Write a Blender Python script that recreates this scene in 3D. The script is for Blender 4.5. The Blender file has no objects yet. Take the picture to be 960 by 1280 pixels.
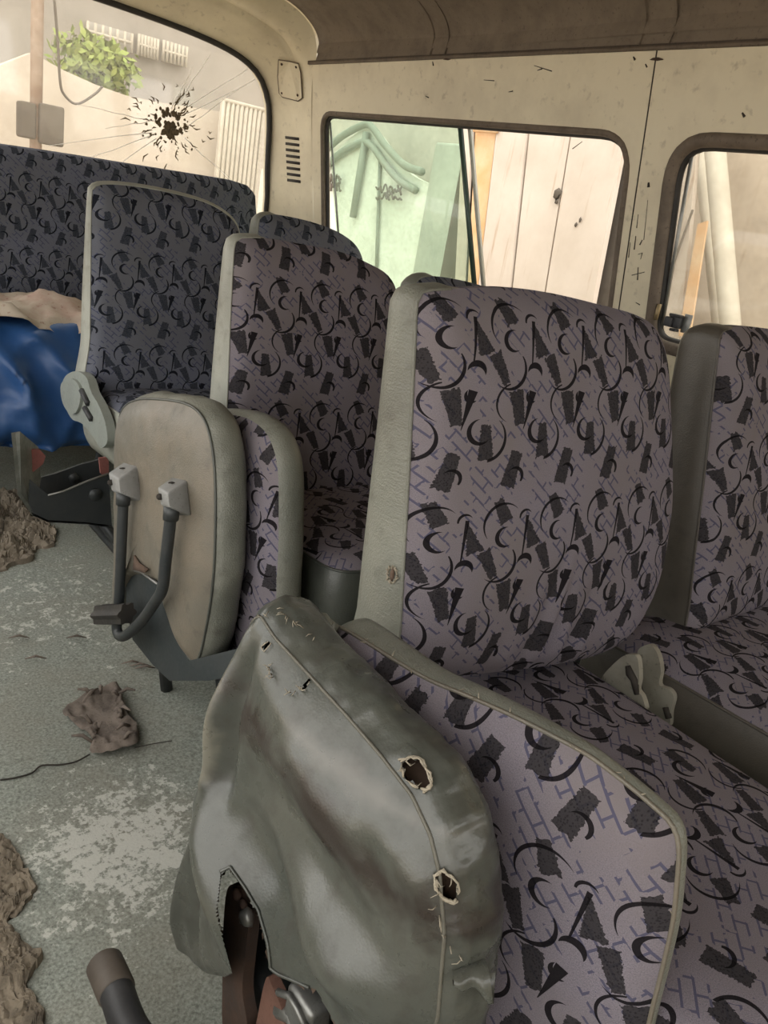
import bpy, bmesh, math, random
from mathutils import Vector as V, noise as MN
from math import sin, cos, pi

random.seed(7)
SC = bpy.context.scene
COL = SC.collection

# ------------------------------------------------------------------ camera
PSI, TH, RHO, FPX, CZ = .719, .355, .18, 992.0, 1.0
cam_f = V((sin(PSI)*cos(TH), cos(PSI)*cos(TH), -sin(TH)))
_r = V((cos(PSI), -sin(PSI), 0)); _u = _r.cross(cam_f)
cam_r = _r*cos(RHO) + _u*sin(RHO)
cam_u = -_r*sin(RHO) + _u*cos(RHO)
CAM = V((0, 0, CZ))
cd = bpy.data.cameras.new('camera'); co = bpy.data.objects.new('camera', cd); COL.objects.link(co)
from mathutils import Matrix
m = Matrix((cam_r, cam_u, -cam_f)).transposed().to_4x4(); m.translation = CAM
co.matrix_world = m
cd.sensor_fit = 'VERTICAL'; cd.sensor_height = 24.0; cd.sensor_width = 18.0
cd.lens = FPX/1280*24.0
cd.clip_start = .02; cd.clip_end = 200
SC.camera = co

# ------------------------------------------------------------------ light and exposure
SC.view_settings.view_transform = 'Standard'; SC.view_settings.look = 'None'
SC.view_settings.gamma = 1.0; SC.view_settings.use_curve_mapping = False
SC.view_settings.exposure = 1.52
SC.cycles.max_bounces = 8; SC.cycles.diffuse_bounces = 5; SC.cycles.glossy_bounces = 3
SC.cycles.transparent_max_bounces = 12
SC.cycles.use_denoising = True
SC.cycles.caustics_reflective = False; SC.cycles.caustics_refractive = False
wd = bpy.data.worlds.new('hazy_sky'); SC.world = wd; wd.use_nodes = True
bg = wd.node_tree.nodes['Background']; bg.inputs[0].default_value = (1.0, .975, .935, 1); bg.inputs[1].default_value = 1.05
sd = bpy.data.lights.new('sun', 'SUN'); sd.energy = 1.1; sd.angle = math.radians(20); sd.color = (1, .95, .88)
so = bpy.data.objects.new('sun', sd); COL.objects.link(so)
so.rotation_euler = V((.25, .45, -1)).to_track_quat('-Z', 'Y').to_euler()

# ------------------------------------------------------------------ helpers
def ray(px, py):
    return cam_f + cam_r*((px-480)/FPX) - cam_u*((py-640)/FPX)
def at(px, py, X=None, Y=None, Z=None, P=None, N=None):
    """the point of the place that the photo's pixel shows, on a given plane"""
    d = ray(px, py)
    if X is not None: t = X/d.x
    elif Y is not None: t = Y/d.y
    elif Z is not None: t = (Z-CZ)/d.z
    else: t = (P-CAM).dot(N)/d.dot(N)
    return CAM + d*t
def pj(p):
    q = V(p)-CAM; d = q.dot(cam_f)
    return (480+FPX*q.dot(cam_r)/d, 640-FPX*q.dot(cam_u)/d)
def inside(p, poly):
    x, y = p; c = False; n = len(poly)
    for i in range(n):
        x1, y1 = poly[i]; x2, y2 = poly[i-1]
        if (y1 > y) != (y2 > y) and x < (x2-x1)*(y-y1)/(y2-y1)+x1: c = not c
    return c
def fbm(p, s, o=3):
    return MN.fractal(V(p)*s, 1.0, 2.0, o)

class MB:
    """gathers geometry in world coordinates; build() links it as one mesh object"""
    def __init__(self): self.v = []; self.f = []; self.uv = []; self.has = False
    def add(self, vs, fs, uvs=None):
        b = len(self.v); self.v += [V(p) for p in vs]
        self.uv += list(uvs) if uvs else [None]*len(vs)
        if uvs: self.has = True
        self.f += [tuple(i+b for i in f) for f in fs]
    def grid(self, rows, uvs=None, close_u=False, close_v=False):
        m, n = len(rows), len(rows[0]); fs = []
        for i in range(m if close_v else m-1):
            for j in range(n if close_u else n-1):
                a, b = i, (i+1) % m; c, d = j, (j+1) % n
                fs.append((a*n+c, a*n+d, b*n+d, b*n+c))
        self.add([p for r in rows for p in r], fs, [u for r in uvs for u in r] if uvs else None)
    def box(self, c, s, ax=None, bev=0):
        ax = ax or (V((1,0,0)), V((0,1,0)), V((0,0,1)))
        hx, hy, hz = [x/2 for x in s]; c = V(c)
        if bev <= 0:
            vs = [c+ax[0]*(x*hx)+ax[1]*(y*hy)+ax[2]*(z*hz) for x in (-1,1) for y in (-1,1) for z in (-1,1)]
            self.add(vs, [(0,1,3,2),(4,6,7,5),(0,4,5,1),(2,3,7,6),(0,2,6,4),(1,5,7,3)])
            return
        bm = bmesh.new(); bmesh.ops.create_cube(bm, size=1)
        for v in bm.verts: v.co = V((v.co.x*s[0], v.co.y*s[1], v.co.z*s[2]))
        bmesh.ops.bevel(bm, geom=list(bm.edges), offset=bev, segments=2, affect='EDGES', profile=.5)
        bm.verts.index_update()
        self.add([c+ax[0]*v.co.x+ax[1]*v.co.y+ax[2]*v.co.z for v in bm.verts], [[v.index for v in f.verts] for f in bm.faces])
        bm.free()
    def tube(self, pts, r, n=10, cap=True, closed=False):
        pts = [V(p) for p in pts]; m = len(pts)
        rs = r if isinstance(r, (list, tuple)) else [r]*m
        rows = []; up = None
        for i, p in enumerate(pts):
            a = pts[(i-1) % m] if (closed or i > 0) else p
            b = pts[(i+1) % m] if (closed or i < m-1) else p
            t = (b-a)
            t = t.normalized() if t.length > 1e-9 else V((0,0,1))
            if up is None:
                up = t.cross(V((0,0,1)) if abs(t.z) < .9 else V((1,0,0))).normalized()
            up = (up - t*up.dot(t)).normalized(); w = t.cross(up)
            rows.append([p+(up*cos(k*2*pi/n)+w*sin(k*2*pi/n))*rs[i] for k in range(n)])
        b = len(self.v)
        self.grid(rows, close_u=True, close_v=closed)
        if cap and not closed:
            self.f.append(tuple(b+k for k in range(n))[::-1]); self.f.append(tuple(b+(m-1)*n+k for k in range(n)))
    def poly_prism(self, loop, d):
        """loop of points, pushed by vector d"""
        n = len(loop); lp = [V(p) for p in loop]; d = V(d)
        self.add(lp+[p+d for p in lp], [tuple(range(n))[::-1], tuple(range(n, 2*n))] + [(i, (i+1) % n, n+(i+1) % n, n+i) for i in range(n)])
    def blob(self, c, r, s=(1,1,1), sub=2, amp=.25, fr=3, seed=0):
        bm = bmesh.new(); bmesh.ops.create_icosphere(bm, subdivisions=sub, radius=1)
        bm.verts.index_update(); vs = []
        for v in bm.verts:
            k = 1+amp*MN.noise(v.co*fr*.5+V((seed*3.1, seed, 0)))*2
            vs.append(V(c)+V((v.co.x*s[0], v.co.y*s[1], v.co.z*s[2]))*r*k)
        self.add(vs, [[v.index for v in f.verts] for f in bm.faces]); bm.free()
    def hexa(self, back, front, bev=.003):
        bm = bmesh.new(); vs = [bm.verts.new(V(p)) for p in list(back)+list(front)]
        for f in ((3,2,1,0),(4,5,6,7),(0,1,5,4),(1,2,6,5),(2,3,7,6),(3,0,4,7)): bm.faces.new([vs[i] for i in f])
        bmesh.ops.recalc_face_normals(bm, faces=list(bm.faces))
        bmesh.ops.bevel(bm, geom=list(bm.edges), offset=bev, segments=2, affect='EDGES', profile=.5)
        bm.verts.index_update(); self.add([v.co.copy() for v in bm.verts], [[v.index for v in f.verts] for f in bm.faces]); bm.free()
    def build(self, name, mat, parent=None, smooth=True, origin=None, sharp=None):
        me = bpy.data.meshes.new(name)
        o0 = V((0,0,0))
        if parent is not None:
            q = parent
            while q is not None: o0 = o0+q.location; q = q.parent
        elif origin is not None: o0 = V(origin)
        me.from_pydata([p-o0 for p in self.v], [], self.f)
        if self.has:
            ul = me.uv_layers.new(name='UVMap'); vals = []
            for l in me.loops:
                u = self.uv[l.vertex_index] or (0, 0); vals += [u[0], u[1]]
            ul.data.foreach_set('uv', vals)
        me.validate()
        if smooth: me.shade_smooth()
        if smooth and sharp: me.set_sharp_from_angle(angle=math.radians(sharp))
        me.materials.append(mat)
        ob = bpy.data.objects.new(name, me); COL.objects.link(ob)
        if parent is not None: ob.parent = parent
        elif origin is not None: ob.location = o0
        return ob

def tag(o, label=None, cat=None, group=None, kind=None):
    if label: o['label'] = label
    if cat: o['category'] = cat
    if group: o['group'] = group
    if kind: o['kind'] = kind
    return o
def thing(name, loc, label, cat, group=None):
    o = bpy.data.objects.new(name, None); COL.objects.link(o); o.location = loc; o.empty_display_size = .05
    return tag(o, label, cat, group)
def crom(pts, n, closed=False):
    """Catmull-Rom through pts, n samples in all"""
    m = len(pts); out = []
    L = m if closed else m-1
    P = lambda i: pts[i % m] if closed else pts[max(0, min(m-1, i))]
    for k in range(n):
        t = k/(n if closed else n-1)*L
        i = min(int(t), L-1); u = t-i
        a, b, c, d = [V(P(i+q)) for q in (-1, 0, 1, 2)]
        out.append(.5*((2*b)+(c-a)*u+(2*a-5*b+4*c-d)*u*u+(3*b-a-3*c+d)*u**3))
    return out
def resample(loop, n, closed=True):
    pts = [V(p) for p in loop]
    if closed: pts = pts+[pts[0]]
    L = [0]
    for i in range(1, len(pts)): L.append(L[-1]+(pts[i]-pts[i-1]).length)
    out = []; j = 0
    for k in range(n):
        s = L[-1]*k/(n if closed else n-1)
        while j < len(L)-2 and L[j+1] < s: j += 1
        d = L[j+1]-L[j]; out.append(pts[j].lerp(pts[j+1], (s-L[j])/d if d > 0 else 0))
    return out
def fillet(pts, r, seg=6):
    """closed 2-D polygon with rounded corners; r one radius or a list"""
    n = len(pts); out = []
    for i in range(n):
        p = V(pts[i]); a = V(pts[i-1]); b = V(pts[(i+1) % n])
        rr = r[i] if isinstance(r, (list, tuple)) else r
        d1 = (a-p); d2 = (b-p)
        k = min(rr, d1.length*.48, d2.length*.48)
        if k < 1e-5: out.append(p); continue
        p1 = p+d1.normalized()*k; p2 = p+d2.normalized()*k
        for s in range(seg+1):
            t = s/seg; out.append(p1*(1-t)**2+p*(2*t*(1-t))+p2*t*t)
    return out

def hit(px, py, objs, lift=.003, normal=False):
    d = ray(px, py).normalized(); best = None; bn = None
    for o in objs:
        inv = o.matrix_world.inverted()
        h, loc, nn, i = o.ray_cast(inv@CAM, inv.to_3x3()@d)
        if h:
            w = o.matrix_world@loc
            if best is None or (w-CAM).length < (best-CAM).length: best = w; bn = nn
    if best is None: return (None, None) if normal else None
    if bn.dot(d) > 0: bn = -bn
    q = best-d*lift
    return (q, bn) if normal else q

class Frame:
    def __init__(s, O, A, B):
        s.O = V(O); s.A = V(A).normalized(); s.B = (V(B)-s.A*V(B).dot(s.A)).normalized(); s.N = s.A.cross(s.B)
    def w(s, a, b, n=0): return s.O+s.A*a+s.B*b+s.N*n
    def ab(s, px, py):
        p = at(px, py, P=s.O, N=s.N)-s.O; return V((p.dot(s.A), p.dot(s.B)))

def pillow(fr, loop, bulge=.02, depth=.08, puff=.012, n=132, K=16, edge=.012, wr=None, uv0=(0,0), uvrot=False, back=True, side_wr=None, pw=3.0, wrapf=None):
    """an upholstered pad: front cover (MB) and side-and-back shell (MB) that share the seam"""
    lp = resample([V((p[0], p[1], 0)) for p in loop], n)
    c = sum(lp, V((0,0,0)))/n
    df = depth if callable(depth) else (lambda a, b: depth)
    rows = []; uvs = []
    for k in range(K+1):
        s = (k/K)**.8; R = []; U = []
        for p in lp:
            q = c+(p-c)*s
            h = bulge*(1-s**pw)
            e = max(0, (s-.86)/.14)
            h -= edge*(e*e)
            if wr: h += wr(q.x, q.y)*(1-s**10)
            R.append(fr.w(q.x, q.y, h)); u = (q.x+uv0[0], q.y+uv0[1])
            U.append((u[1], -u[0]) if uvrot else u)
        rows.append(R); uvs.append(U)
    front = MB(); front.grid(rows, uvs, close_u=True)
    wm = [bool(wrapf and wrapf(p.x, p.y)) for p in lp]
    shell = MB(); rows = []; uvs = []; acc = [0]; wuv = []
    for i in range(1, n): acc.append(acc[-1]+(lp[i]-lp[i-1]).length)
    T = 9
    for k in range(T+1):
        t = k/T; R = []; U = []
        for i, p in enumerate(lp):
            d = (p-c).normalized(); dp = df(p.x, p.y)
            out = puff*(sin(pi*min(1, t*1.15))**.7 if t < .87 else 0)*(.25 if wm[i] else 1.0)
            if k == T: out = -.014
            if k == T-1: out = -.002
            hh = -edge-dp*t
            q = p+d*out
            w = fr.w(q.x, q.y, hh)
            if side_wr and 0 < k < T: w = w+(fr.A*d.x+fr.B*d.y)*side_wr(w)
            R.append(w); U.append((acc[i], t*dp))
        rows.append(R); uvs.append(U)
    if wrapf:
        W = []
        for k in range(T+1):
            U = []
            for i, p in enumerate(lp):
                d = (p-c).normalized(); u = (p.x+d.x*k/T*df(p.x, p.y)+uv0[0], p.y+d.y*k/T*df(p.x, p.y)+uv0[1]); U.append((u[1], -u[0]) if uvrot else u)
            W.append(U)
        b0 = len(front.v); front.v += [p for r in rows for p in r]; front.uv += [u for r in W for u in r]
        for k in range(T):
            for i in range(n):
                if wm[i] and wm[(i+1) % n]: front.f.append((b0+k*n+i, b0+k*n+(i+1) % n, b0+(k+1)*n+(i+1) % n, b0+(k+1)*n+i))
    T0 = T
    if back:
        for s in (.9, .6, .3, .02):
            R = []
            for p in lp:
                q = c+(p-c)*s; R.append(fr.w(q.x, q.y, -edge-df(q.x, q.y)-.012*(1-s)))
            rows.append(R); uvs.append([(p.x*s, p.y*s) for p in lp])
    shell.grid(rows, uvs, close_u=True)
    if wrapf:
        drop = {(k*n+i) for k in range(T0) for i in range(n) if wm[i] and wm[(i+1) % n]}
        shell.f = [fc for fc in shell.f if fc[0] not in drop]
    seam = [fr.w(p.x, p.y, -edge) for p, w in zip(lp, wm) if not w]
    return front, shell, seam

# ------------------------------------------------------------------ materials
class NT:
    def __init__(s, name):
        s.m = bpy.data.materials.new(name); s.m.use_nodes = True; s.t = s.m.node_tree; s.n = s.t.nodes; s.l = s.t.links
        s.b = s.n['Principled BSDF']; s.out = s.n['Material Output']
    def new(s, typ, **kw):
        x = s.n.new(typ)
        for k, v in kw.items(): setattr(x, k, v)
        return x
    def put(s, sock, val):
        if isinstance(val, E_): s.l.new(val.s, sock)
        elif isinstance(val, bpy.types.NodeSocket): s.l.new(val, sock)
        else: sock.default_value = val
    def math(s, op, *a, clamp=False):
        x = s.new('ShaderNodeMath', operation=op, use_clamp=clamp)
        for i, v in enumerate(a): s.put(x.inputs[i], v)
        return E_(s, x.outputs[0])
    def coord(s, kind='Object', scale=None, rot=None):
        tc = s.new('ShaderNodeTexCoord'); o = tc.outputs[kind]
        if scale or rot:
            mp = s.new('ShaderNodeMapping'); s.l.new(o, mp.inputs[0])
            if scale: mp.inputs['Scale'].default_value = scale
            if rot: mp.inputs['Rotation'].default_value = rot
            o = mp.outputs[0]
        return o
    def noise(s, vec, scale, detail=3, rough=.55, dist=0):
        x = s.new('ShaderNodeTexNoise'); s.l.new(vec, x.inputs['Vector'])
        x.inputs['Scale'].default_value = scale; x.inputs['Detail'].default_value = detail
        x.inputs['Roughness'].default_value = rough; x.inputs['Distortion'].default_value = dist
        return E_(s, x.outputs['Fac'])
    def voro(s, vec, scale, feat='F1', out='Distance'):
        x = s.new('ShaderNodeTexVoronoi', feature=feat); s.l.new(vec, x.inputs['Vector']); x.inputs['Scale'].default_value = scale
        return E_(s, x.outputs[out])
    def ramp(s, fac, lo, hi):
        x = s.new('ShaderNodeMapRange'); x.clamp = True
        s.put(x.inputs[0], fac); x.inputs[1].default_value = lo; x.inputs[2].default_value = hi
        return E_(s, x.outputs[0])
    def mix(s, fac, a, b, mode='MIX'):
        x = s.new('ShaderNodeMix', data_type='RGBA', blend_type=mode)
        s.put(x.inputs[0], fac)
        for i, v in ((6, a), (7, b)):
            if isinstance(v, tuple) and len(v) == 3: v = (*v, 1)
            s.put(x.inputs[i], v)
        return x.outputs[2]
    def bump(s, h, strength=.3, dist=.002, nrm=None):
        x = s.new('ShaderNodeBump'); s.put(x.inputs['Height'], h)
        x.inputs['Strength'].default_value = strength; x.inputs['Distance'].default_value = dist
        if nrm is not None: s.l.new(nrm, x.inputs['Normal'])
        return x.outputs[0]
    def done(s, col, rough=.6, metal=0, nrm=None, spec=.5):
        if isinstance(col, tuple): col = (*col[:3], 1)
        s.put(s.b.inputs['Base Color'], col); s.put(s.b.inputs['Roughness'], rough); s.put(s.b.inputs['Metallic'], metal)
        s.b.inputs['Specular IOR Level'].default_value = spec
        if nrm is not None: s.l.new(nrm, s.b.inputs['Normal'])
        return s.m
class E_:
    def __init__(s, t, sk): s.t = t; s.s = sk
    def __add__(s, o): return s.t.math('ADD', s, o)
    __radd__ = __add__
    def __sub__(s, o): return s.t.math('SUBTRACT', s, o)
    def __rsub__(s, o): return s.t.math('SUBTRACT', o, s)
    def __mul__(s, o): return s.t.math('MULTIPLY', s, o)
    __rmul__ = __mul__
    def __lt__(s, o): return s.t.math('LESS_THAN', s, o)
    def __gt__(s, o): return s.t.math('GREATER_THAN', s, o)
    def max(s, o): return s.t.math('MAXIMUM', s, o)
    def min(s, o): return s.t.math('MINIMUM', s, o)
    def abs(s): return s.t.math('ABSOLUTE', s)
    def fma(s, a, b): return s.t.math('MULTIPLY_ADD', s, a, b)
    def wrap(s, lo, hi): return s.t.math('WRAP', s, hi, lo)

def mat_fabric(name, ground, patch, line, dark):
    t = NT(name); uv = t.coord('UV')
    sep = t.new('ShaderNodeSeparateXYZ'); t.l.new(uv, sep.inputs[0])
    jn = t.noise(uv, 420, 1)
    j2 = t.noise(uv, 150, 1)
    X = E_(t, sep.outputs[0])*3850.0; Y = E_(t, sep.outputs[1])*-4500.0
    Xj = X + (jn-.5)*22.0; Yj = Y + (j2-.5)*40.0
    def loc(cx, cy, x=None, y=None):
        return ((X if x is None else x)-cx).wrap(-180., 180.), ((Y if y is None else y)-cy).wrap(-523.5, 523.5)
    def cres(cx, cy, r1, dx, dy, r2, clip=None):
        x, y = loc(cx, cy)
        d1 = x.fma(x, y*y)
        x2 = x-dx; y2 = y-dy
        d2 = x2.fma(x2, y2*y2)
        m = (d1 < r1*r1)*(d2 > r2*r2)
        if clip: m = m*(x.fma(clip[0], y*clip[1]) > clip[2])
        return m
    def bar(cx, cy, hl, hw, ux, uy, taper=0., jag=True):
        L = math.hypot(ux, uy); ux /= L; uy /= L
        x, y = loc(cx, cy, Xj, Yj) if jag else loc(cx, cy)
        a = x.fma(ux, y*uy); b = x.fma(-uy, y*ux).abs()
        lim = a.fma(taper, hw) if taper else hw
        return (a.abs() < hl)*(b < lim)
    def tot(L):
        r = L[0]
        for q in L[1:]: r = r.max(q)
        return r
    patches = tot([bar(102, 92, 68, 36, .5, 1, .1), bar(38, 385, 84, 32, .46, 1, -.1), bar(292, 232, 84, 28, .3, 1, .26),
                   bar(155, 585, 92, 38, .22, 1, -.1), bar(335, 765, 92, 36, .06, 1, .1), bar(145, 915, 98, 40, -.28, 1, .05)])
    darks = tot([cres(110, 165, 118, 11, 12, 118, (-.6, -1, -20)), cres(122, 240, 58, 18, -3, 51), cres(96, 385, 110, -15, -12, 109, (.5, 1, -28)),
                 cres(252, 135, 42, 8, 10, 40, (0, -1, -8)), bar(252, 255, 125, 7, -.1, 1, -.03, False), cres(262, 395, 50, -7, 34, 52),
                 cres(238, 528, 36, 18, -16, 38), bar(222, 600, 105, 13, -.26, 1, -.11, False), cres(120, 560, 104, 12, 4, 104, (-1, 0, 22)),
                 cres(295, 712, 68, 17, -9, 61), cres(-26, 750, 122, -13, -10, 120, (1, .25, 45)), cres(170, 950, 50, -13, 8, 45, (.6, -1, -14))])
    br = t.new('ShaderNodeTexBrick'); mp = t.new('ShaderNodeMapping'); t.l.new(uv, mp.inputs[0])
    mp.inputs['Rotation'].default_value = (0, 0, .72); t.l.new(mp.outputs[0], br.inputs['Vector'])
    br.inputs['Scale'].default_value = 1; br.inputs['Mortar Size'].default_value = .0013; br.inputs['Mortar Smooth'].default_value = .1
    br.inputs['Brick Width'].default_value = .031; br.inputs['Row Height'].default_value = .0125
    lines = E_(t, br.outputs['Fac'])*(t.noise(uv, 30, 1) > .49)*(t.noise(uv, 90, 0) > .40)
    # cloth variation: pile, soiling
    pile = t.noise(uv, 900, 2)
    soil = t.noise(t.coord('Object'), 5.5, 4)
    hexa = t.voro(uv, 420)
    base = t.mix(t.ramp(pile, .3, .75), tuple(c*.62 for c in ground), tuple(min(1, c*1.32) for c in ground))
    base = t.mix(t.ramp(soil, .35, .7), base, tuple(c*.8 for c in (ground[0]*1.05, ground[1]*1.02, ground[2]*.9)))
    base = t.mix(lines*.85, base, line)
    pcol = t.mix(t.ramp(hexa, .15, .5), dark, tuple(c*1.15 for c in patch))
    base = t.mix(patches*.92, base, pcol)
    base = t.mix(darks*.95, base, dark)
    t.b.inputs['Sheen Weight'].default_value = .0; t.b.inputs['Sheen Roughness'].default_value = .5
    return t.done(base, .95, 0, t.bump(pile, .6, .001), .06)

def mat_vinyl(name, col, col2, dirt, rough=.42, grain=.25, spec=.5, crease=.0):
    t = NT(name); ob = t.coord('Object')
    n1 = t.noise(ob, 6, 5, .6); n2 = t.noise(ob, 30, 4, .65); g = t.voro(ob, 420); n3 = t.noise(ob, 2.6, 3, .6, .4)
    c = t.mix(t.ramp(n1, .35, .65), col, col2)
    c = t.mix(t.ramp(n2, .55, .8)*.7, c, dirt)
    c = t.mix(t.ramp(n3, .52, .72)*.6, c, dirt)
    h = g*.5+n2*1.2
    if crease:
        st = t.coord('Object', scale=(6, 6, 60)); cr = t.noise(st, 5, 3, .6, .6); h = h+cr*crease
    r = t.ramp(n2, .2, .9)*.25+(rough-.1)
    return t.done(c, r, 0, t.bump(h, grain, .002), spec)

def mat_stained(name, col, col2, dirt, bands, rough=.30):
    """vinyl with worn brown bands and pale bands: each band is a line (y0,z0)-(y1,z1) on the thing and a width"""
    t = NT(name); ob = t.coord('Object')
    n1 = t.noise(ob, 6, 5, .6); n2 = t.noise(ob, 34, 4, .65); g = t.voro(ob, 420); n3 = t.noise(ob, 11, 4, .65, .3)
    sep = t.new('ShaderNodeSeparateXYZ'); t.l.new(ob, sep.inputs[0]); y = E_(t, sep.outputs[1]); z = E_(t, sep.outputs[2])
    c = t.mix(t.ramp(n1, .35, .65), col, col2)
    c = t.mix(t.ramp(n2, .52, .8)*.8, c, dirt)
    for (y0, z0, y1, z1, w, amt, bc) in bands:
        L = math.hypot(y1-y0, z1-z0); ny, nz = -(z1-z0)/L, (y1-y0)/L
        ty, tz = (y1-y0)/L, (z1-z0)/L
        d = (y.fma(ny, z*nz)-(ny*y0+nz*z0)).abs()*(1/w)
        al = (y.fma(ty, z*tz)-(ty*(y0+y1)/2+tz*(z0+z1)/2)).abs()*(2/L)
        m = t.ramp(n3*2.2-d*.55-al.max(.75)*.8+.1, .15, .6)
        c = t.mix(m*amt, c, bc)
    h = g*.25+n2*1.0+n3*2.4
    r = t.ramp(n2, .2, .9)*.3+(rough-.12)
    return t.done(c, r, 0, t.bump(h, .17, .002), .6)

def mat_paint(name, col, grime, amt=.6, rough=.4, metal=0, sc=7, rust=None):
    t = NT(name); ob = t.coord('Object')
    n1 = t.noise(ob, sc, 5, .65); n2 = t.noise(ob, sc*9, 3, .6)
    c = t.mix(t.ramp(n1, .42, .78)*amt, col, grime)
    c = t.mix(t.ramp(n2, .60, .75)*amt, c, tuple(x*.8 for x in grime))
    if rust:
        n3 = t.noise(ob, sc*2.3, 5, .7); c = t.mix(t.ramp(n3, .56, .64), c, rust)
    return t.done(c, t.ramp(n2, 0, 1)*.25+rough, metal, t.bump(n2, .08, .002))

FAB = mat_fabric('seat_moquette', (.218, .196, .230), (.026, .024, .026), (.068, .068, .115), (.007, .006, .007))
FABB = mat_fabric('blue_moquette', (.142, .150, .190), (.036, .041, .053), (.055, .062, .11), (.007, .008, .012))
VIN = mat_vinyl('grey_vinyl', (.215, .215, .178), (.15, .155, .128), (.085, .08, .063), .42, .5, .5, .6)
VINL = mat_vinyl('pale_vinyl', (.34, .345, .295), (.26, .265, .225), (.15, .145, .115), .42, .4, .5, .7)
VINB = mat_vinyl('brown_vinyl', (.085, .075, .06), (.062, .054, .043), (.04, .035, .028), .42, .3)
def _yz(px, py): q = at(px, py, X=.37); return (q.y-.45, q.z)
VINA = mat_stained('worn_torn_vinyl', (.086, .087, .072), (.056, .061, .052), (.036, .031, .025),
    [(*_yz(270, 810), *_yz(560, 1190), .035, .9, (.028, .021, .018)), (*_yz(380, 900), *_yz(520, 1040), .012, .6, (.15, .142, .125)),
     (*_yz(300, 780), *_yz(285, 960), .012, .7, (.19, .178, .14)), (*_yz(270, 1010), *_yz(330, 1130), .02, .5, (.13, .128, .10))])  # pale bands along the pleat and the fold ridges
VINT = mat_vinyl('tan_backing_vinyl', (.185, .155, .115), (.14, .13, .105), (.075, .07, .056), .45, .35)
VINS = mat_vinyl('seam_vinyl', (.13, .122, .095), (.10, .095, .077), (.06, .053, .043), .5, .3)
VING = mat_vinyl('dark_green_vinyl', (.075, .08, .066), (.055, .06, .052), (.032, .032, .027), .38, .3)
FOAM = mat_paint('brown_foam', (.13, .085, .06), (.05, .035, .028), .8, .9, 0, 20)
CREAM = mat_paint('cream_body_paint', (.68, .61, .445), (.36, .30, .21), .5, .35, 0, 4)
FELT = mat_paint('brown_felt', (.20, .163, .125), (.125, .10, .078), .9, .9, 0, 14)
RUB = mat_paint('black_rubber', (.022, .02, .018), (.06, .05, .04), .7, .5, 0, 12)
GASK = mat_paint('grimy_gasket', (.15, .115, .085), (.06, .047, .035), .8, .6, 0, 14)
STEEL = mat_paint('dark_painted_steel', (.035, .04, .042), (.075, .075, .07), .7, .35, .25, 11)
BASEM = mat_paint('blue_grey_steel', (.030, .038, .040), (.060, .064, .062), .8, .5, .1, 13)
WORN = mat_paint('worn_bracket_paint', (.16, .17, .15), (.42, .42, .38), .8, .4, .3, 16)
RED = mat_paint('red_primer', (.24, .085, .07), (.12, .06, .05), .7, .6, 0, 20)
RUST = mat_paint('rusty_steel', (.050, .033, .025), (.10, .052, .032), .8, .7, .2, 24)
RUSTR = mat_paint('red_rust', (.17, .085, .06), (.09, .045, .032), .8, .8, 0, 30)
BRIGHT = mat_paint('scuffed_bright_steel', (.28, .28, .265), (.12, .115, .10), .7, .3, .7, 22)
GPLAST = mat_paint('grey_plastic', (.26, .26, .25), (.13, .128, .118), .7, .4, 0, 22)
GPLASTL = mat_paint('grey_green_plastic', (.25, .27, .24), (.17, .18, .16), .6, .4, 0, 14)
BPLAST = mat_paint('black_plastic', (.02, .02, .022), (.06, .06, .06), .6, .4, 0, 20)
BROWNCAP = mat_paint('brown_plastic', (.075, .06, .048), (.12, .10, .08), .6, .5, 0, 20)
FRAY = mat_paint('frayed_backing', (.34, .30, .23), (.19, .16, .12), .6, .9, 0, 40)
TARP = mat_paint('blue_tarp', (.020, .075, .22), (.045, .12, .29), .7, .30, 0, 9)
CLOTH = mat_paint('soiled_cloth', (.50, .43, .345), (.33, .165, .135), .9, .9, 0, 7)
HINGE = mat_paint('cream_hinge_paint', (.30, .285, .235), (.14, .125, .10), .8, .45, 0, 14)
MUD = mat_paint('dried_mud', (.23, .195, .15), (.12, .098, .072), .9, .95, 0, 18)
ROT = mat_paint('rotten_boards', (.21, .175, .13), (.022, .017, .012), 1.0, .95, 0, 26)
SCRAP = mat_paint('rotten_felt', (.20, .165, .138), (.04, .031, .026), .9, .95, 0, 26)
INK = mat_paint('black_mark', (.03, .025, .02), (.06, .05, .04), .5, .7, 0, 30)
MUDSPLAT = mat_paint('dried_splatter', (.115, .083, .046), (.21, .155, .09), .8, .9, 0, 30)
CRACKM = mat_paint('glass_crack', (.85, .82, .76), (.7, .66, .6), .3, .5, 0, 10)

def mat_floor():
    t = NT('floor_vinyl'); ob = t.coord('Object')
    sp = t.noise(ob, 210, 2, .7); big = t.noise(ob, 3.2, 5, .6); mid = t.noise(ob, 22, 4, .7); fine = t.noise(ob, 70, 3, .75)
    c = t.mix(t.ramp(sp, .3, .7), (.135, .148, .128), (.36, .385, .34))
    c = t.mix(t.ramp(big, .42, .68)*.45, c, (.24, .212, .165))
    # pale scuffs, worn where feet rub
    g = t.new('ShaderNodeVectorMath', operation='DISTANCE'); t.l.new(ob, g.inputs[0]); g.inputs[1].default_value = (.41, .94, 0)
    near = 1.0-t.ramp(E_(t, g.outputs['Value']), .06, .26)
    g2 = t.new('ShaderNodeVectorMath', operation='DISTANCE'); t.l.new(ob, g2.inputs[0]); g2.inputs[1].default_value = (.5, 1.75, 0)
    near2 = 1.0-t.ramp(E_(t, g2.outputs['Value']), .1, .5)
    sc = t.ramp(fine*.6+mid*.5+near*.22+near2*.12, .70, .76)
    c = t.mix(sc*.8, c, (.58, .58, .53))
    return t.done(c, t.ramp(big, .2, .8)*.2+.5, 0, t.bump(sp+mid*.6, .35, .002), .4)
FLOOR = mat_floor()

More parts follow.
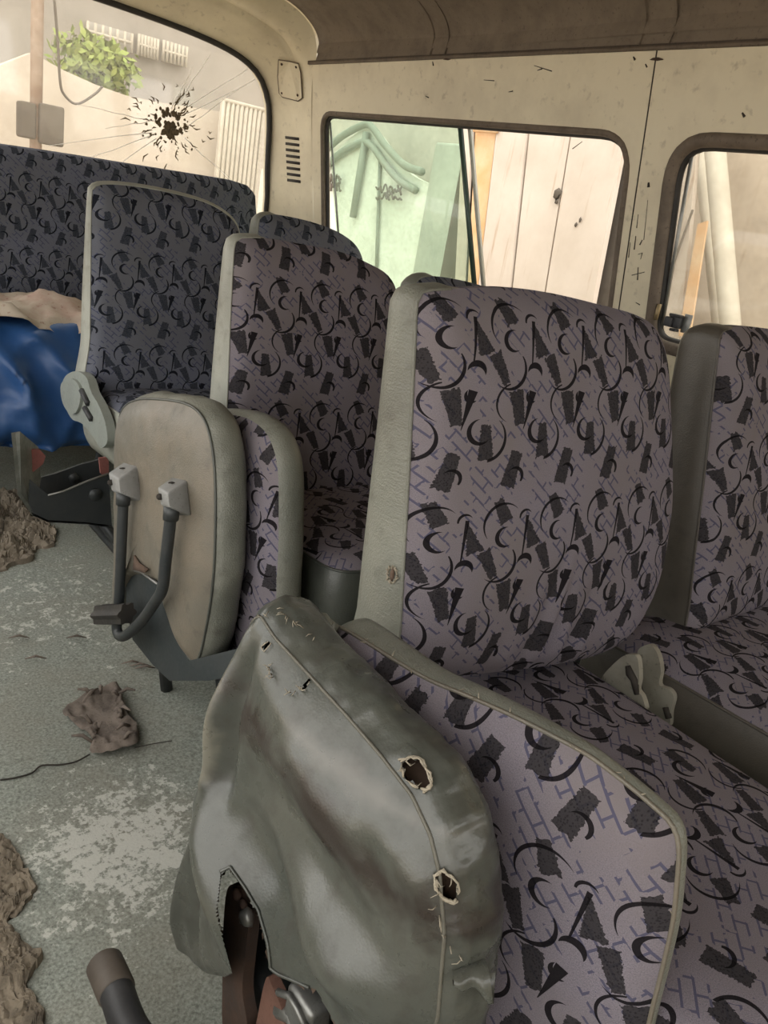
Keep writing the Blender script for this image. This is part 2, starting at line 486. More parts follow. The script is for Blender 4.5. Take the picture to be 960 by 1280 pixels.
def mat_glass(name, tint, dust, amt, sc=5):
    t = NT(name); ob = t.coord('Object')
    tr = t.new('ShaderNodeBsdfTransparent'); tr.inputs[0].default_value = (*tint, 1)
    df = t.new('ShaderNodeBsdfTranslucent'); df.inputs[0].default_value = (*dust, 1)
    d2 = t.new('ShaderNodeBsdfDiffuse'); d2.inputs[0].default_value = (*dust, 1)
    gl = t.new('ShaderNodeBsdfGlossy'); gl.inputs[1].default_value = .05
    n = t.noise(ob, sc, 5, .65); n2 = t.noise(ob, sc*14, 3, .6)
    ad = t.new('ShaderNodeMixShader'); ad.inputs[0].default_value = .5; t.l.new(df.outputs[0], ad.inputs[1]); t.l.new(d2.outputs[0], ad.inputs[2])
    m1 = t.new('ShaderNodeMixShader'); t.put(m1.inputs[0], t.ramp(n*.7+n2*.3, .2, .85)*amt); t.l.new(tr.outputs[0], m1.inputs[1]); t.l.new(ad.outputs[0], m1.inputs[2])
    m2 = t.new('ShaderNodeMixShader'); m2.inputs[0].default_value = .04; t.l.new(m1.outputs[0], m2.inputs[1]); t.l.new(gl.outputs[0], m2.inputs[2])
    t.l.new(m2.outputs[0], t.out.inputs['Surface'])
    return t.m
GLASSR = mat_glass('dusty_rear_glass', (.97, .96, .94), (.80, .76, .68), .2)
GLASSG = mat_glass('green_tinted_glass', (.87, .95, .87), (.62, .70, .60), .35)
GLASSC = mat_glass('clear_glass', (.96, .96, .93), (.8, .75, .66), .25)

def mat_out(name, a, b, sc=2, rough=.9, streak=None):
    t = NT(name); ob = t.coord('Object'); n = t.noise(ob, sc, 5, .65); c = t.mix(t.ramp(n, .35, .7), a, b)
    if streak:
        st = t.coord('Object', scale=(9, 9, .7)); s2 = t.noise(st, 2.2, 4, .7); c = t.mix(t.ramp(s2, .58, .75)*.7, c, streak)
    return t.done(c, rough, 0, None, .2)
PLASTER = mat_out('beige_plaster', (.56, .50, .42), (.46, .40, .33), 1.4)
PLASTER2 = mat_out('pale_plaster', (.58, .54, .47), (.49, .45, .39), 3)
ROUGHW = mat_out('rough_render', (.52, .44, .35), (.40, .33, .26), 7, .95, (.30, .22, .15))
PLANK = mat_out('pale_board', (.58, .51, .44), (.49, .42, .35), 3, .8, (.34, .22, .13))
RUSTB = mat_out('rust_orange_board', (.60, .36, .18), (.66, .50, .33), 5)
GATEM = mat_out('pale_gate_sheet', (.72, .74, .66), (.62, .66, .57), 1.5)
GATEB = mat_out('grey_gate_bar', (.20, .23, .19), (.27, .29, .25), 4)
WHITEP = mat_out('cream_bar', (.50, .46, .38), (.40, .36, .29), 5)
LEAF = mat_out('leaf', (.20, .27, .07), (.32, .36, .11), 9)
POLEM = mat_out('rusty_pole', (.20, .13, .09), (.34, .27, .21), 6)
DARKO = mat_out('dark_iron', (.085, .07, .055), (.13, .11, .09), 5)
GROUND = mat_out('dusty_street', (.48, .41, .32), (.40, .34, .26), 1.5)

# ================================================================== the van body
def wx(z): return 1.80+.20*(1.2-z)
WN = V((1, 0, .20)).normalized(); WP = V((1.80, 0, 1.2))
def atw(px, py): return at(px, py, P=WP, N=WN)
def wpt(y, z, n=0): return V((wx(z), y, z))+WN*n

# floor
fl = MB()
rows = []
for i in range(40):
    y = -.9+4.1*i/39; rows.append([V((x, y, .006*fbm((x, y, 0), 3))) for x in [-.28+2.18*j/26 for j in range(27)]])
fl.grid(rows); fl.poly_prism([(-.28,-.9,-.02),(1.9,-.9,-.02),(1.9,3.2,-.02),(-.28,3.2,-.02)], (0,0,-.04))
tag(fl.build('floor', FLOOR), kind='structure')

# wall panels with rounded window holes
def wall_panel(name, outer, hole, mat, rev=.035, seg=220):
    """outer, hole: closed loops of (y,z); panel skin on the leaning side plane plus the reveal of the hole"""
    mb = MB(); h = resample([V((p[0], p[1], 0)) for p in hole], seg)
    c = sum(h, V((0,0,0)))/seg
    o = []
    for p in h:
        d = (p-c); best = None
        for i in range(len(outer)):
            a = V((*outer[i], 0)); b = V((*outer[(i+1) % len(outer)], 0)); e = b-a
            den = d.x*e.y-d.y*e.x
            if abs(den) < 1e-9: continue
            t = ((a.x-c.x)*e.y-(a.y-c.y)*e.x)/den; u = ((a.x-c.x)*d.y-(a.y-c.y)*d.x)/den
            if t > 0 and -1e-6 <= u <= 1+1e-6 and (best is None or t < best): best = t
        o.append(c+d*best)
    for q in outer:   # snap corners
        q = V((*q, 0)); k = min(range(seg), key=lambda i: (o[i]-q).length); o[k] = q
    R = []
    for s in (0, .5, .9, 1): R.append([wpt(*(a.lerp(b, s)).xy) for a, b in zip(o, h)])
    R.append([wpt(p.x, p.y, .012)+V((0,0,0)) for p in h]); R.append([wpt(p.x, p.y, rev) for p in h])
    mb.grid(R, close_u=True)
    return mb, h
ZT = 1.463
tl, tr, br_, bl = atw(402, 141), atw(790, 168), atw(764, 384), atw(398, 300)
w1 = fillet([(tl.y, tl.z), (tr.y, tr.z), (br_.y-.0, .70), (bl.y-.03, .70)], [.06, .10, .06, .06])
PY = 1.335
mbp, h1 = wall_panel('wall_right', [(2.86, ZT), (PY+.002, ZT), (PY+.002, .02), (2.86, .02)], w1, CREAM)
wall1 = tag(mbp.build('wall_right', CREAM, sharp=40), kind='structure')
l2 = atw(843, 172); l2b = atw(808, 390)
w2 = fillet([(l2.y, l2.z), (.25, l2.z-.0), (.25, .80), (l2b.y-.02, .80)], [.10, .06, .06, .06])
mbp, h2 = wall_panel('wall_right', [(PY-.002, ZT), (-.9, ZT), (-.9, .02), (PY-.002, .02)], w2, CREAM)
wall2 = tag(mbp.build('wall_right', CREAM, sharp=40), kind='structure')
o = MB(); o.poly_prism([wpt(PY+.02, 0, .004), wpt(PY-.02, 0, .004), wpt(PY-.02, ZT, .004), wpt(PY+.02, ZT, .004)], WN*.003)
tag(o.build('trim_1', INK), kind='structure')

# roof lining: cross-section swept along the van
XS = [(-.247, 1.463), (-.24, 1.53), (-.19, 1.585), (-.07, 1.63), (.25, 1.67), (.80, 1.69), (1.30, 1.67), (1.58, 1.63), (1.70, 1.585), (1.752, 1.53), (wx(ZT), ZT)]
sec = crom([V((x, 0, z)) for x, z in XS], 61)
ce = MB(); rows = []
for i in range(38):
    y = -.9+3.72*i/37
    rows.append([V((p.x, y, p.z+.004*sin(p.x*9+y*4))) for p in sec])
ce.grid(rows); rows2 = [[p+V((0,0,.03)) for p in r] for r in rows]; ce.grid(rows2)
ceil = tag(ce.build('ceiling', FELT), kind='structure')
ro = MB(); ro.grid([[V((.78+(p.x-.78)*1.05, y, p.z+.045)) for p in sec] for y in (-.9, 1, 2, 2.8, 3.16)])
tag(ro.build('roof', CREAM), kind='structure')
for yc, wd_ in ((2.13, .07), (1.345, .085), (.55, .08)):
    rb = MB(); rows = []
    for k, (dy, dz) in enumerate(((-.5, .006), (-.46, -.012), (-.36, -.032), (-.22, -.018), (0, -.014), (.22, -.018), (.36, -.032), (.46, -.012), (.5, .006))):
        R = []
        for j, p in enumerate(sec):
            t = sec[min(j+1, 60)]-sec[max(j-1, 0)]; nn = V((t.z, 0, -t.x)).normalized()
            R.append(V((p.x, yc+dy*wd_, p.z))-nn*dz*-1.0)
        rows.append(R)
    rb.grid(rows); rb.build('ceiling_rib', FELT, ceil)
# thin cream ledge under the lining
le = MB(); le.poly_prism([wpt(2.86, ZT-.004), wpt(2.86, ZT+.008)-V((.006,0,0)), wpt(2.86, ZT-.004)-V((.008,0,0))], (0, -3.76, 0))
tag(le.build('trim_2', GASK), kind='structure')

# rear corner post and header: one surface between the lining's end and the rear window
Lc = [(-.25,2.80,1.60),(.8,2.80,1.682),(1.3,2.80,1.665),(1.56,2.80,1.625),(1.69,2.80,1.578),(1.745,2.815,1.50),(wx(1.38)-.002,2.845,1.38),(wx(1.1),2.86,1.1),(wx(.75),2.86,.75),(wx(.02),2.86,.02)]
Wc = [(-.25,3.09,1.48),(.8,3.09,1.51),(1.25,3.09,1.50),(1.52,3.095,1.475),(1.66,3.10,1.43),(1.725,3.105,1.36),(1.752,3.11,1.28),(1.775,3.12,1.1),(1.80,3.14,.75),(1.84,3.16,.02)]
A_ = crom(Lc, 110); B_ = crom(Wc, 110)
pp = MB(); rows = []
for i in range(19):
    s = i/18; R = []
    for k in range(110):
        a, b = A_[k], B_[k]; p = a.lerp(b, s); f = 1-min(1, max(0, (k-50)/25))
        up = V((-.25, 0, -1)).normalized()
        # header: a rolled beam, then a step down to the glass; the post stays smooth
        roll = .018*sin(pi*min(1, s/.42))-.012*(1 if .42 < s < .5 else 0)
        out = V((1, .35, 0)).normalized()
        p = p+up*roll*f+out*(.018*sin(pi*s))*(1-f)
        R.append(p)
    rows.append(R)
pp.grid(rows)
post = tag(pp.build('trim_3', CREAM), kind='structure')

# rear wall below and beside the window
rw = MB()
def rwy(z): return 3.11+.06*(1.3-z)
hole = fillet([(.15, 1.50), (1.735, 1.50), (1.775, .88), (.12, .88)], [.12, .16, .07, .07])
h3 = resample([V((p[0], p[1], 0)) for p in crom([V((x, z, 0)) for x, z in [(.16,1.40),(.30,1.492),(.8,1.505),(1.25,1.495),(1.52,1.47),(1.655,1.425),(1.718,1.355),(1.745,1.27),(1.765,1.1),(1.785,.92),(1.70,.88),(.9,.88),(.2,.88),(.13,.95),(.14,1.2)]], 140, True)], 100)
cc = V((.95, 1.2, 0)); R0 = []; R1 = []; R2 = []
for p in h3:
    d = (p-cc); q = cc+d*1.0; oo = V((min(1.84, max(.1, p.x+(.1 if d.x > 0 else -.1)*(1 if abs(d.x) > .6 else .0))), (.02 if p.y < .93 else p.y+.04 if p.y > 1.3 else p.y), 0))
    if p.y < .93: R0.append(V((max(.1, min(1.84, cc.x+d.x*1.06)), rwy(.02), .02)))
    else: R0.append(V((oo.x, rwy(oo.y)+.02, oo.y)))
    R1.append(V((p.x, rwy(p.y), p.y))); R2.append(V((p.x, rwy(p.y)+.03, p.y)))
rw.grid([R0, R1, R2], close_u=True)
tag(rw.build('wall_rear', CREAM, sharp=40), kind='structure')
# unseen left wall: low panel and open band, shaped to cut low-angle light
lw = MB(); lw.poly_prism([(-.28, -.9, 0), (-.28, 3.16, 0), (-.26, 3.16, .38), (-.26, -.9, .38)], (-.03, 0, 0))
lw.poly_prism([(-.245, -.9, 1.40), (-.245, 3.16, 1.40), (-.25, 3.16, 1.50), (-.25, -.9, 1.50)], (-.03, 0, 0))
for y in (-.9, -.42, 1.2, 2.1, 3.04): lw.poly_prism([(-.26, y, .38), (-.26, y+.1, .38), (-.245, y+.1, 1.40), (-.245, y, 1.40)], (-.03, 0, 0))
tag(lw.build('wall_left', CREAM, smooth=False), kind='structure')
# unseen cab end, added to cut low frontal light: dash bulkhead under the windscreen
fw = MB(); fw.poly_prism([(-.3, -.9, 0), (1.95, -.9, 0), (1.95, -.9, .88), (-.3, -.9, .88)], (0, -.04, 0)); fw.poly_prism([(-.3, -.9, 1.36), (1.95, -.9, 1.36), (1.9, -.9, 1.75), (-.25, -.9, 1.75)], (0, -.04, 0))
tag(fw.build('wall_front', CREAM, smooth=False), kind='structure')

# window gaskets and panes
def yz(h, n=0): return [wpt(p.x, p.y, n) for p in h]
win1 = MB(); win1.tube(yz(h1, .004), .0095, 8, closed=True); win1 = tag(win1.build('window_1', GASK), kind='structure')
def inset(h, d):
    c = sum(h, V((0,0,0)))/len(h); out = []
    for i, p in enumerate(h):
        t = h[(i+1) % len(h)]-h[i-1]; n = V((-t.y, t.x, 0)).normalized()
        if n.dot(c-p) < 0: n = -n
        out.append(p+n*d)
    return out
g = MB(); g.tube(yz(inset(h1, .010), .018), .0075, 8, closed=True); g.build('rubber_seal', RUB, win1)
def pane(mb, poly, n, th=.004): mb.poly_prism([wpt(y, z, n) for y, z in poly], WN*th)
yl = tl.y-.005; ym = atw(569, 250).y; yr = atw(778, 250).y
g = MB()
ytop = atw(569, 150).y
def slant(y_top, y_bot, ztop, zbot): return (y_top, ztop), (y_bot, zbot)
g = MB(); pane(g, [(yl+.0, tl.z-.006), (ytop, tl.z-.006), (ym-.12, .715), (yl-.07, .715)], .022); g.build('green_pane', GLASSG, win1)
g = MB(); g.poly_prism([wpt(ytop+.012, tl.z-.006, .018), wpt(ytop, tl.z-.006, .018), wpt(ym-.12, .715, .018), wpt(ym-.108, .715, .018)], WN*.012); g.build('pane_edge_seal', mat_paint('dark_green_edge', (.03, .06, .045), (.05, .07, .05), .5, .3), win1)
y2 = atw(583, 200).y
g = MB(); g.poly_prism([wpt(ytop-.02, tl.z-.006, .03), wpt(ytop-.032, tl.z-.006, .03), wpt(ym-.152, .715, .03), wpt(ym-.14, .715, .03)], WN*.01); g.build('channel_strip', mat_paint('pale_channel', (.45, .45, .38), (.3, .29, .24), .5, .4), win1)
g = MB(); g.tube([wpt(yl-.022, tl.z-.03, .02), wpt(yl-.085, .72, .02)], .004, 6); g.build('pane_edge', BRIGHT, win1)

win2 = MB(); win2.tube(yz(h2, .004), .017, 8, closed=True); win2 = tag(win2.build('window_2', GASK), kind='structure')
g = MB(); g.tube(yz(inset(h2, .014), .016), .011, 8, closed=True); g.build('rubber_seal', RUB, win2)
g = MB(); pane(g, [(p.x, p.y) for p in inset(h2, .012)], .022); g.build('clear_pane', GLASSC, win2)
g = MB(); e0 = atw(862, 182); e1 = atw(822, 390)
g.tube([wpt(e0.y, e0.z, .016), wpt(e1.y-.01, e1.z-.06, .016)], .005, 6); g.build('pane_edge', BRIGHT, win2)

win3 = MB(); win3.tube([V((p.x, rwy(p.y)-.004, p.y)) for p in h3], .011, 8, closed=True); win3 = tag(win3.build('window_3', RUB), kind='structure')
g = MB(); hi = inset(h3, -.028); g.tube([V((p.x, rwy(p.y)-.012, p.y)) for p in hi], .008, 8, closed=True); g.build('frame_flange', GASK, win3)
g = MB(); g.poly_prism([V((p.x, rwy(p.y)+.010, p.y)) for p in h3], (0, .004, 0)); g.build('glass_pane', GLASSR, win3, smooth=False)
# star crack and mud splatter on the rear glass
def gl(px, py, off=0): 
    p = at(px, py, Y=3.11); z = p.z
    p = at(px, py, Y=rwy(z)+.008-off); return p
sp = MB(); rnd = random.Random(3)
for k in range(120):
    a = rnd.uniform(0, 2*pi); d = abs(rnd.gauss(0, 16)); p = gl(212+d*cos(a)*1.0, 156+d*sin(a)*1.1+(6 if d < 10 else 0))
    sp.blob(p, rnd.uniform(.003, .0095)*(1.5-min(1, d/32)), (1, .12, 1.1), 1, .45, 4, k)
for k in range(60):
    a = rnd.uniform(0, 2*pi); d = rnd.uniform(14, 52); q = d+rnd.uniform(3, 13)
    if rnd.random() < .4: a = rnd.choice((3.7, 3.5, 1.55, 5.4, 5.2, .3))+rnd.uniform(-.15, .15)
    sp.tube([gl(210+d*cos(a), 155+d*sin(a)), gl(210+(d+q)/2*cos(a+.05), 155+(d+q)/2*sin(a+.05)), gl(210+q*cos(a), 155+q*sin(a))], [.0012, .003, .0008], 5)
sp.build('mud_splatter', MUDSPLAT, win3)
cr = MB()
for (x0, y0, x1, y1) in ((190,165,60,182),(195,168,90,205),(225,140,310,85),(228,145,318,100),(232,160,300,110),(200,150,130,160),(215,135,240,85),(222,130,262,70),(230,172,300,235),(195,172,110,235),(185,150,95,130)):
    n = 7; pts = []
    for i in range(n): pts.append(gl(x0+(x1-x0)*i/(n-1)+rnd.uniform(-1.2, 1.2), y0+(y1-y0)*i/(n-1)+rnd.uniform(-1.2, 1.2), -.001))
    cr.tube(pts, [.0016-.0010*i/(n-1) for i in range(n)], 4)
cr.build('crack_line', CRACKM, win3)

# details on the corner post and the side wall
bpy.context.view_layer.update()
def post_hit(px, py, lift=0):
    q, n = hit(px, py, [post], 0, True); return q+n*lift
vt = MB()
for k in range(8):
    y = 170+k*7.6; qs = [post_hit(x, yy, .0005) for x, yy in ((357+k*.35, y), (374+k*.25, y+2.2), (374+k*.25, y+5.6), (357+k*.35, y+3.4))]
    pn = (qs[1]-qs[0]).cross(qs[3]-qs[0]).normalized()
    g = MB(); g.poly_prism([p-pn*.002 for p in qs], pn*.004); g.build('vent_slot', INK, post)
lp = [post_hit(x, y, .003) for x, y in ((349,74),(362,76),(374,79),(377,90),(379,122),(374,126),(354,121),(350,116),(348,95))]
cp = MB(); pn = (lp[2]-lp[0]).cross(lp[6]-lp[0]).normalized()
pn = pn if pn.dot(CAM-lp[0]) > 0 else -pn
cp.poly_prism([p-pn*.006 for p in lp], pn*.009); cover = cp.build('cover_plate', CREAM, post, smooth=False)
g = MB(); g.tube([p+pn*.002 for p in lp], .0024, 5, closed=True); g.build('plate_edge', GASK, cover)
for x, y in ((353,79),(372,83),(374,119),(354,116)):
    g = MB(); g.blob(post_hit(x, y, .007), .0055, (1, 1, 1), 1, 0); g.build('screw', RUST, cover)
ms = MB()
def stroke(w, pts, r, n=None): ms.tube([atw(*p)-WN*.0008 for p in pts], [r*.35, r*.6, r*.3][:len(pts)] if len(pts) > 1 else r, 5)
for pts, r in (((( 811,228),(811,234)), .0062), (((798,268),(796,285)), .002), (((795,295),(793,312)), .0026), (((803,300),(800,306)), .003),
    (((788,303),(786,322)), .002), (((798,318),(803,316),(801,324)), .0022), (((806,340),(790,344)), .002), (((798,334),(797,350)), .0026), (((795,378),(800,381)), .0024),
    (((605,100),(618,101)), .0022), (((668,82),(690,89)), .0022), (((672,88),(678,86)), .003), (((728,177),(716,186)), .0022), (((928,141),(931,146)), .005),
    (((792,71),(794,75)), .0045), (((807,80),(809,84)), .0035), (((532,120),(536,122)), .003), (((636,115),(641,114)), .0025), (((541,77),(542,82)), .004), (((700,243),(695,250)), .003), (((810,250),(805,300)), .0012)):
    stroke(None, pts, r)
ms.build('scratch_mark', INK, wall1)
g = MB()
for x0 in (560, 822): g.blob(atw(x0, 74), .01, (1, 2, .35), 1, .3, 3, x0)
g.build('rust_spot', RUST, wall1)

# ================================================================== seats
def main_seat(row, y0, z0, x0, rec, outline_px, extra, dtop, dbot, bulge, label, cushion, fab, vin, frontvin, uv0, group=None, H=.5, cat='seat', wr=None, name='bus_seat', ab=None, wrap=True):
    base = thing(name, (x0+.2, y0-.2, 0), label, cat, group)
    fr = Frame((x0, y0, z0), (1, 0, 0), (0, rec, 1))
    if ab is None:
        ab = [fr.ab(*p) for p in outline_px]
        ab += [V(p) for p in extra]
    lp = [V((p[0], p[1], 0)) for p in ab]
    lp = crom(lp, 200, True)
    dep = lambda a, b: dbot+(dtop-dbot)*max(0, min(1, b/H))**1.2
    ws = max(p.x for p in lp)
    f, s, seam = pillow(fr, [(p.x, p.y) for p in lp], bulge, dep, .010, uv0=uv0, wr=wr, edge=.016, wrapf=(lambda a, b: a > .06+.03*(b < .1) and b > -.02) if wrap else None)
    bk = s.build('backrest', vin, base)
    f.build('fabric_cover', fab, bk)
    if wrap:
        k = max(range(len(seam)), key=lambda i: (seam[i]-seam[i-1]).length); seam = seam[k:]+seam[:k]
    g = MB(); g.tube(seam, .0022, 5, closed=not wrap); g.build('piping', vin, bk)
    # seat cushion
    cx0, cx1, cy0, cy1, cz, rise = cushion
    cf = Frame((cx0, cy0, cz), (1, 0, 0), (0, -1, rise))
    w, d = cx1-cx0, cy0-cy1
    lp2 = fillet([(0, 0), (w, 0), (w, d), (0, d)], [.03, .03, .06, .06], 7)
    # A x B points down here, so the pad's normal is turned up
    cf.N = -cf.N
    f, s, seam = pillow(cf, lp2, .018, .15, .012, uv0=(uv0[0]+.03, uv0[1]+.06), edge=.012)
    cu = s.build('cushion', frontvin, base); f.build('fabric_cover', fab, cu)
    g = MB(); g.tube(seam, .0026, 5, closed=True); g.build('piping', frontvin, cu)
    # steel under-frame
    fm = MB(); zf = cz-.16
    for x in (cx0+.05, cx1-.05):
        fm.tube([(x, cy0+.04, .012), (x, cy0+.02, zf*.6), (x, cy0-.02, zf), (x, cy1+.08, zf), (x, cy1+.05, zf*.6), (x, cy1+.03, .012)], .014, 8)
    for y in (cy0-.04, cy1+.08): fm.tube([(cx0+.05, y, zf), (cx1-.05, y, zf)], .012, 8)
    for x in (cx0+.05, cx1-.05): fm.tube([(x, cy0+.06, .012), (x, cy1, .012)], .012, 8)
    fm.build('frame', STEEL, base)
    return base, bk, fr
def wr1(a, b):   # drag folds low on the front seat's cover
    f = 0
    for (cx, k, w, top) in ((.19, .42, .012, .22), (.235, .30, .009, .18), (.28, .5, .012, .20), (.13, .3, .01, .12)):
        x = a-(cx+k*b*.6); fade = max(0, 1-b/top)
        f += -.020*math.exp(-(x/w)**2)*fade + .011*math.exp(-((x-.018)/w)**2)*fade
    return f+.004*MN.noise(V((a*7, b*7, 1)))
o1 = [(508,848),(511,790),(516,700),(524,560),(530,440),(533,380),(540,365),(570,361),(640,359),(700,366),(760,380),(808,394),(833,412),(843,445),(847,500),(849,570),(846,650),(828,740),(797,798),(760,822),(700,836),(640,844),(560,852)]
seat1, bk1, fr1 = main_seat(1, .558, .422, .583, .20, o1, [], .055, .11, .028,
    'front purple-grey patterned seat with a worn pale vinyl side, beside the torn folded seat',
    (.550, .985, .66, -.03, .408, .0), FAB, VIN, VIN, (0.002, -.06), wr=wr1)
bpy.context.view_layer.update()
g = MB(); q, nq = hit(490, 719, [bk1], .001, True); g.blob(q, .008, (.4, .6, 1.2), 1, .3, 4, 3); g.build('tear', FOAM, bk1)
g = MB(); rt = random.Random(6)
g.tube([hit(490+6*cos(k*.5236), 719+10*sin(k*.5236), [bk1], .001) for k in range(12)], .0012, 5, closed=True)
for k in range(26):
    an = rt.uniform(0, 2*pi); q = hit(490+6*cos(an), 719+10*sin(an), [bk1], .001)
    if q is not None: g.tube([q, q-cam_f*.003+cam_r*rt.uniform(-.5, .9)*.005+cam_u*rt.uniform(-.8, .8)*.005], [.0011, .0006], 5)
tag(g.build('frayed_thread', FRAY, bk1), kind='stuff')
o2 = [(287,640),(287,560),(289,500),(293,400),(297,320),(300,301),(312,296),(345,298),(390,306),(430,314),(465,328),(492,345),(503,372),(502,420),(498,480),(492,560),(486,640),(440,640),(360,640)]
seat2, bk2, fr2 = main_seat(2, 1.271, .422, .728, .20, o2, [], .045, .10, .022,
    'purple-grey patterned seat in the middle row, behind the folded seat with the tube leg',
    (.738, 1.13, 1.36, .93, .43, .04), FAB, VINL, VING, (.03, .02), wr=lambda a, b: .003*MN.noise(V((a*8, b*8, 4))))
o3 = [(114,500),(115,420),(116,330),(117,250),(121,233),(140,229),(180,233),(225,242),(262,253),(288,268),(301,285),(303,310),(300,380),(296,440),(290,505),(200,503)]
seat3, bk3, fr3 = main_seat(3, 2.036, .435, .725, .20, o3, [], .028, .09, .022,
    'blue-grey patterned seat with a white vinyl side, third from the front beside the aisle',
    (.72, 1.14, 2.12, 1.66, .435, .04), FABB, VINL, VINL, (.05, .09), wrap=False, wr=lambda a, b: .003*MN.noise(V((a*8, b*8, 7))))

ob = [(866,806),(872,760),(880,690),(890,610),(900,520),(908,450),(913,418),(925,411)]
frB = Frame((1.19, .558, .422), (1, 0, 0), (0, .2, 1))
abB = [frB.ab(*p) for p in ob]
tz = abB[-1].y
abB += [V((.10, tz+.006)), V((.25, tz+.004)), V((.36, tz-.008)), V((.42, tz-.05)), V((.43, tz-.15)), V((.435, .2)), V((.43, .02)), V((.3, -.005)), V((.1, -.005))]
seatB, bkB, _ = main_seat(1, .558, .422, 1.19, .20, None, None, .075, .12, .022,
    'patterned window seat with a dark brown vinyl side at the right edge of the photo',
    (1.075, 1.62, .66, -.03, .42, .03), FAB, VINB, VINB, (.05, .11), ab=abB, wr=lambda a, b: .003*MN.noise(V((a*8, b*8, 9))))
def small_back(x0, y0, z0, lbl, uv0, sx=1.0, H=.5):
    ab = [V((0, 0)), V((0, .25)), V((.004, H-.05)), V((.02, H-.004)), V((.08, H+.006)), V((.2, H)), V((.3, H-.02)), V((.37, H-.06)), V((.40, H-.14)), V((.41, .25)), V((.41, 0)), V((.2, -.005))]
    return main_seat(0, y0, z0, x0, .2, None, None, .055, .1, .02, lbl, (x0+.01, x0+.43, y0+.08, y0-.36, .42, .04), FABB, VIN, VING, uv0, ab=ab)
small_back(1.17, 1.271, .395, 'window-side seat of which only the top shows, between the front and middle aisle seats', (.0, .15))
small_back(1.20, 2.036, .450, 'blue patterned window-side seat top in front of the green pane', (.07, .03))

# ---- rear bench
bench = thing('rear_bench', (.95, 2.9, 0), 'full-width blue-grey patterned rear bench under the cracked rear window', 'bench')
bf = Frame((.13, 2.93, .47), (1, 0, 0), (0, .06, 1))
w_ = 1.60; h_ = .53
pts = [bf.ab(x, y) for x, y in ((0,181),(60,190),(120,199),(180,208),(240,217),(290,225),(312,232),(322,243))]
lp = fillet([(0, 0), (0, pts[0].y-.004)], 0)
loopb = [V((0, 0)), V((0, pts[0].y))]+pts+[V((pts[-1].x+.02, pts[-1].y-.12)), V((pts[-1].x+.03, 0))]
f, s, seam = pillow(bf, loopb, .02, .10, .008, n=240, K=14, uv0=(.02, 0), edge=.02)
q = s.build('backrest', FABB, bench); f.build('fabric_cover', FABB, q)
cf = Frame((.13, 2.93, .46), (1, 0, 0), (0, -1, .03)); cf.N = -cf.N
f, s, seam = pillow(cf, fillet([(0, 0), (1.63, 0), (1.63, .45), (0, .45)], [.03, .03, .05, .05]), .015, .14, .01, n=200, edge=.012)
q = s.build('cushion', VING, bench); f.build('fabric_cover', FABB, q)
b_ = MB()
for x in (.3, 1.0, 1.65):
    b_.tube([(x, 2.9, .01), (x, 2.9, .30), (x, 2.55, .30), (x, 2.55, .01)], .014, 8)
b_.tube([(.2, 2.55, .30), (1.7, 2.55, .30)], .014, 8); b_.tube([(.2, 2.9, .30), (1.7, 2.9, .30)], .014, 8)
b_.build('frame', STEEL, bench)

# ---- blue tarp bundle and the soiled cloth on it
tp = MB(); rows = []
prof = [(2.85, .515), (2.75, .53), (2.62, .535), (2.50, .52), (2.43, .44), (2.395, .36), (2.38, .28), (2.40, .20), (2.44, .165), (2.52, .15)]
pc = crom([V((0, y, z)) for y, z in prof], 46)
for i in range(60):
    x = .22+.92*i/59; R = []
    for k, p in enumerate(pc):
        s = k/45
        w_ = fbm((x*2.0, s*1.5, 2), 1.5); t1 = x*1.1-s*.55+.16*w_; t2 = x*.7+s*.8+.2*fbm((x, s, 8), 2)
        rid = lambda t: (1-abs((t % 1)*2-1))**2.2
        fold = .045*s*w_+.050*rid(t1*4.2)*min(1, s*1.6)+.028*rid(t2*5.0+.3)*min(1, s*2)+.012*abs(fbm((x*3, s*2, 6), 6))
        e = min(1, i/6, (59-i)/6)
        R.append(V((x, p.y-fold-.0*(1-e), p.z-(1-e)*.02*(1-s)+.014*fbm((x, s, 5), 5)+(.02*sin(x*11) if k > 38 else 0))))
    rows.append(R)
tp.grid(rows)
tag(tp.build('tarpaulin', TARP), 'crumpled blue tarpaulin heaped over the rear bench seat', 'tarpaulin')
cl = MB(); rows = []
for i in range(44):
    R = []
    for k in range(34):
        u, v = i/43, k/33
        x = .36+.66*u; y = 2.86-.40*v-.035*fbm((u*2, v*2, 3), 2)*(1 if k > 25 else 0)
        e = min(1, min(u, 1-u)*7, min(v, 1-v)*7)
        z = .562+.05*fbm((x, y, 1), 6)+.012*fbm((x, y, 4), 18)-.022*(1-e)-.05*max(0, v-.7)
        R.append(V((x, y, z)))
    rows.append(R)
cl.grid(rows)
tag(cl.build('dust_cloth', CLOTH), 'soiled cream and pink cloth lying on the blue tarpaulin', 'cloth')

# ---- third-row recliner cover
rc = MB()
yy = 2.0
def dsk(px, py): return at(px, py, X=.685)
arm = [(78,478),(84,468),(96,464),(108,472),(114,490),(124,508),(132,530),(134,552),(126,560),(118,548),(108,535),(100,528),(90,524),(82,510),(77,494)]
rc.poly_prism([p for p in crom([dsk(*p) for p in arm], 48, True)], (.022, 0, 0))
rcl = rc.build('recliner_cover', GPLASTL, seat3, sharp=35)
g = MB(); g.poly_prism(crom([dsk(*p)-V((.008, 0, 0)) for p in ((80,480),(92,473),(102,482),(104,500),(98,516),(88,514),(81,500))], 28, True), (.01, 0, 0)); g.build('disc_cap', GPLASTL, rcl, sharp=35)
g = MB()
for a, b in (((104,488),(112,505)), ((108,510),(116,524))): g.tube([dsk(*a)-V((.004,0,0)), dsk(*b)-V((.004,0,0))], .008, 6)
g.build('recliner_lever', BPLAST, rcl)
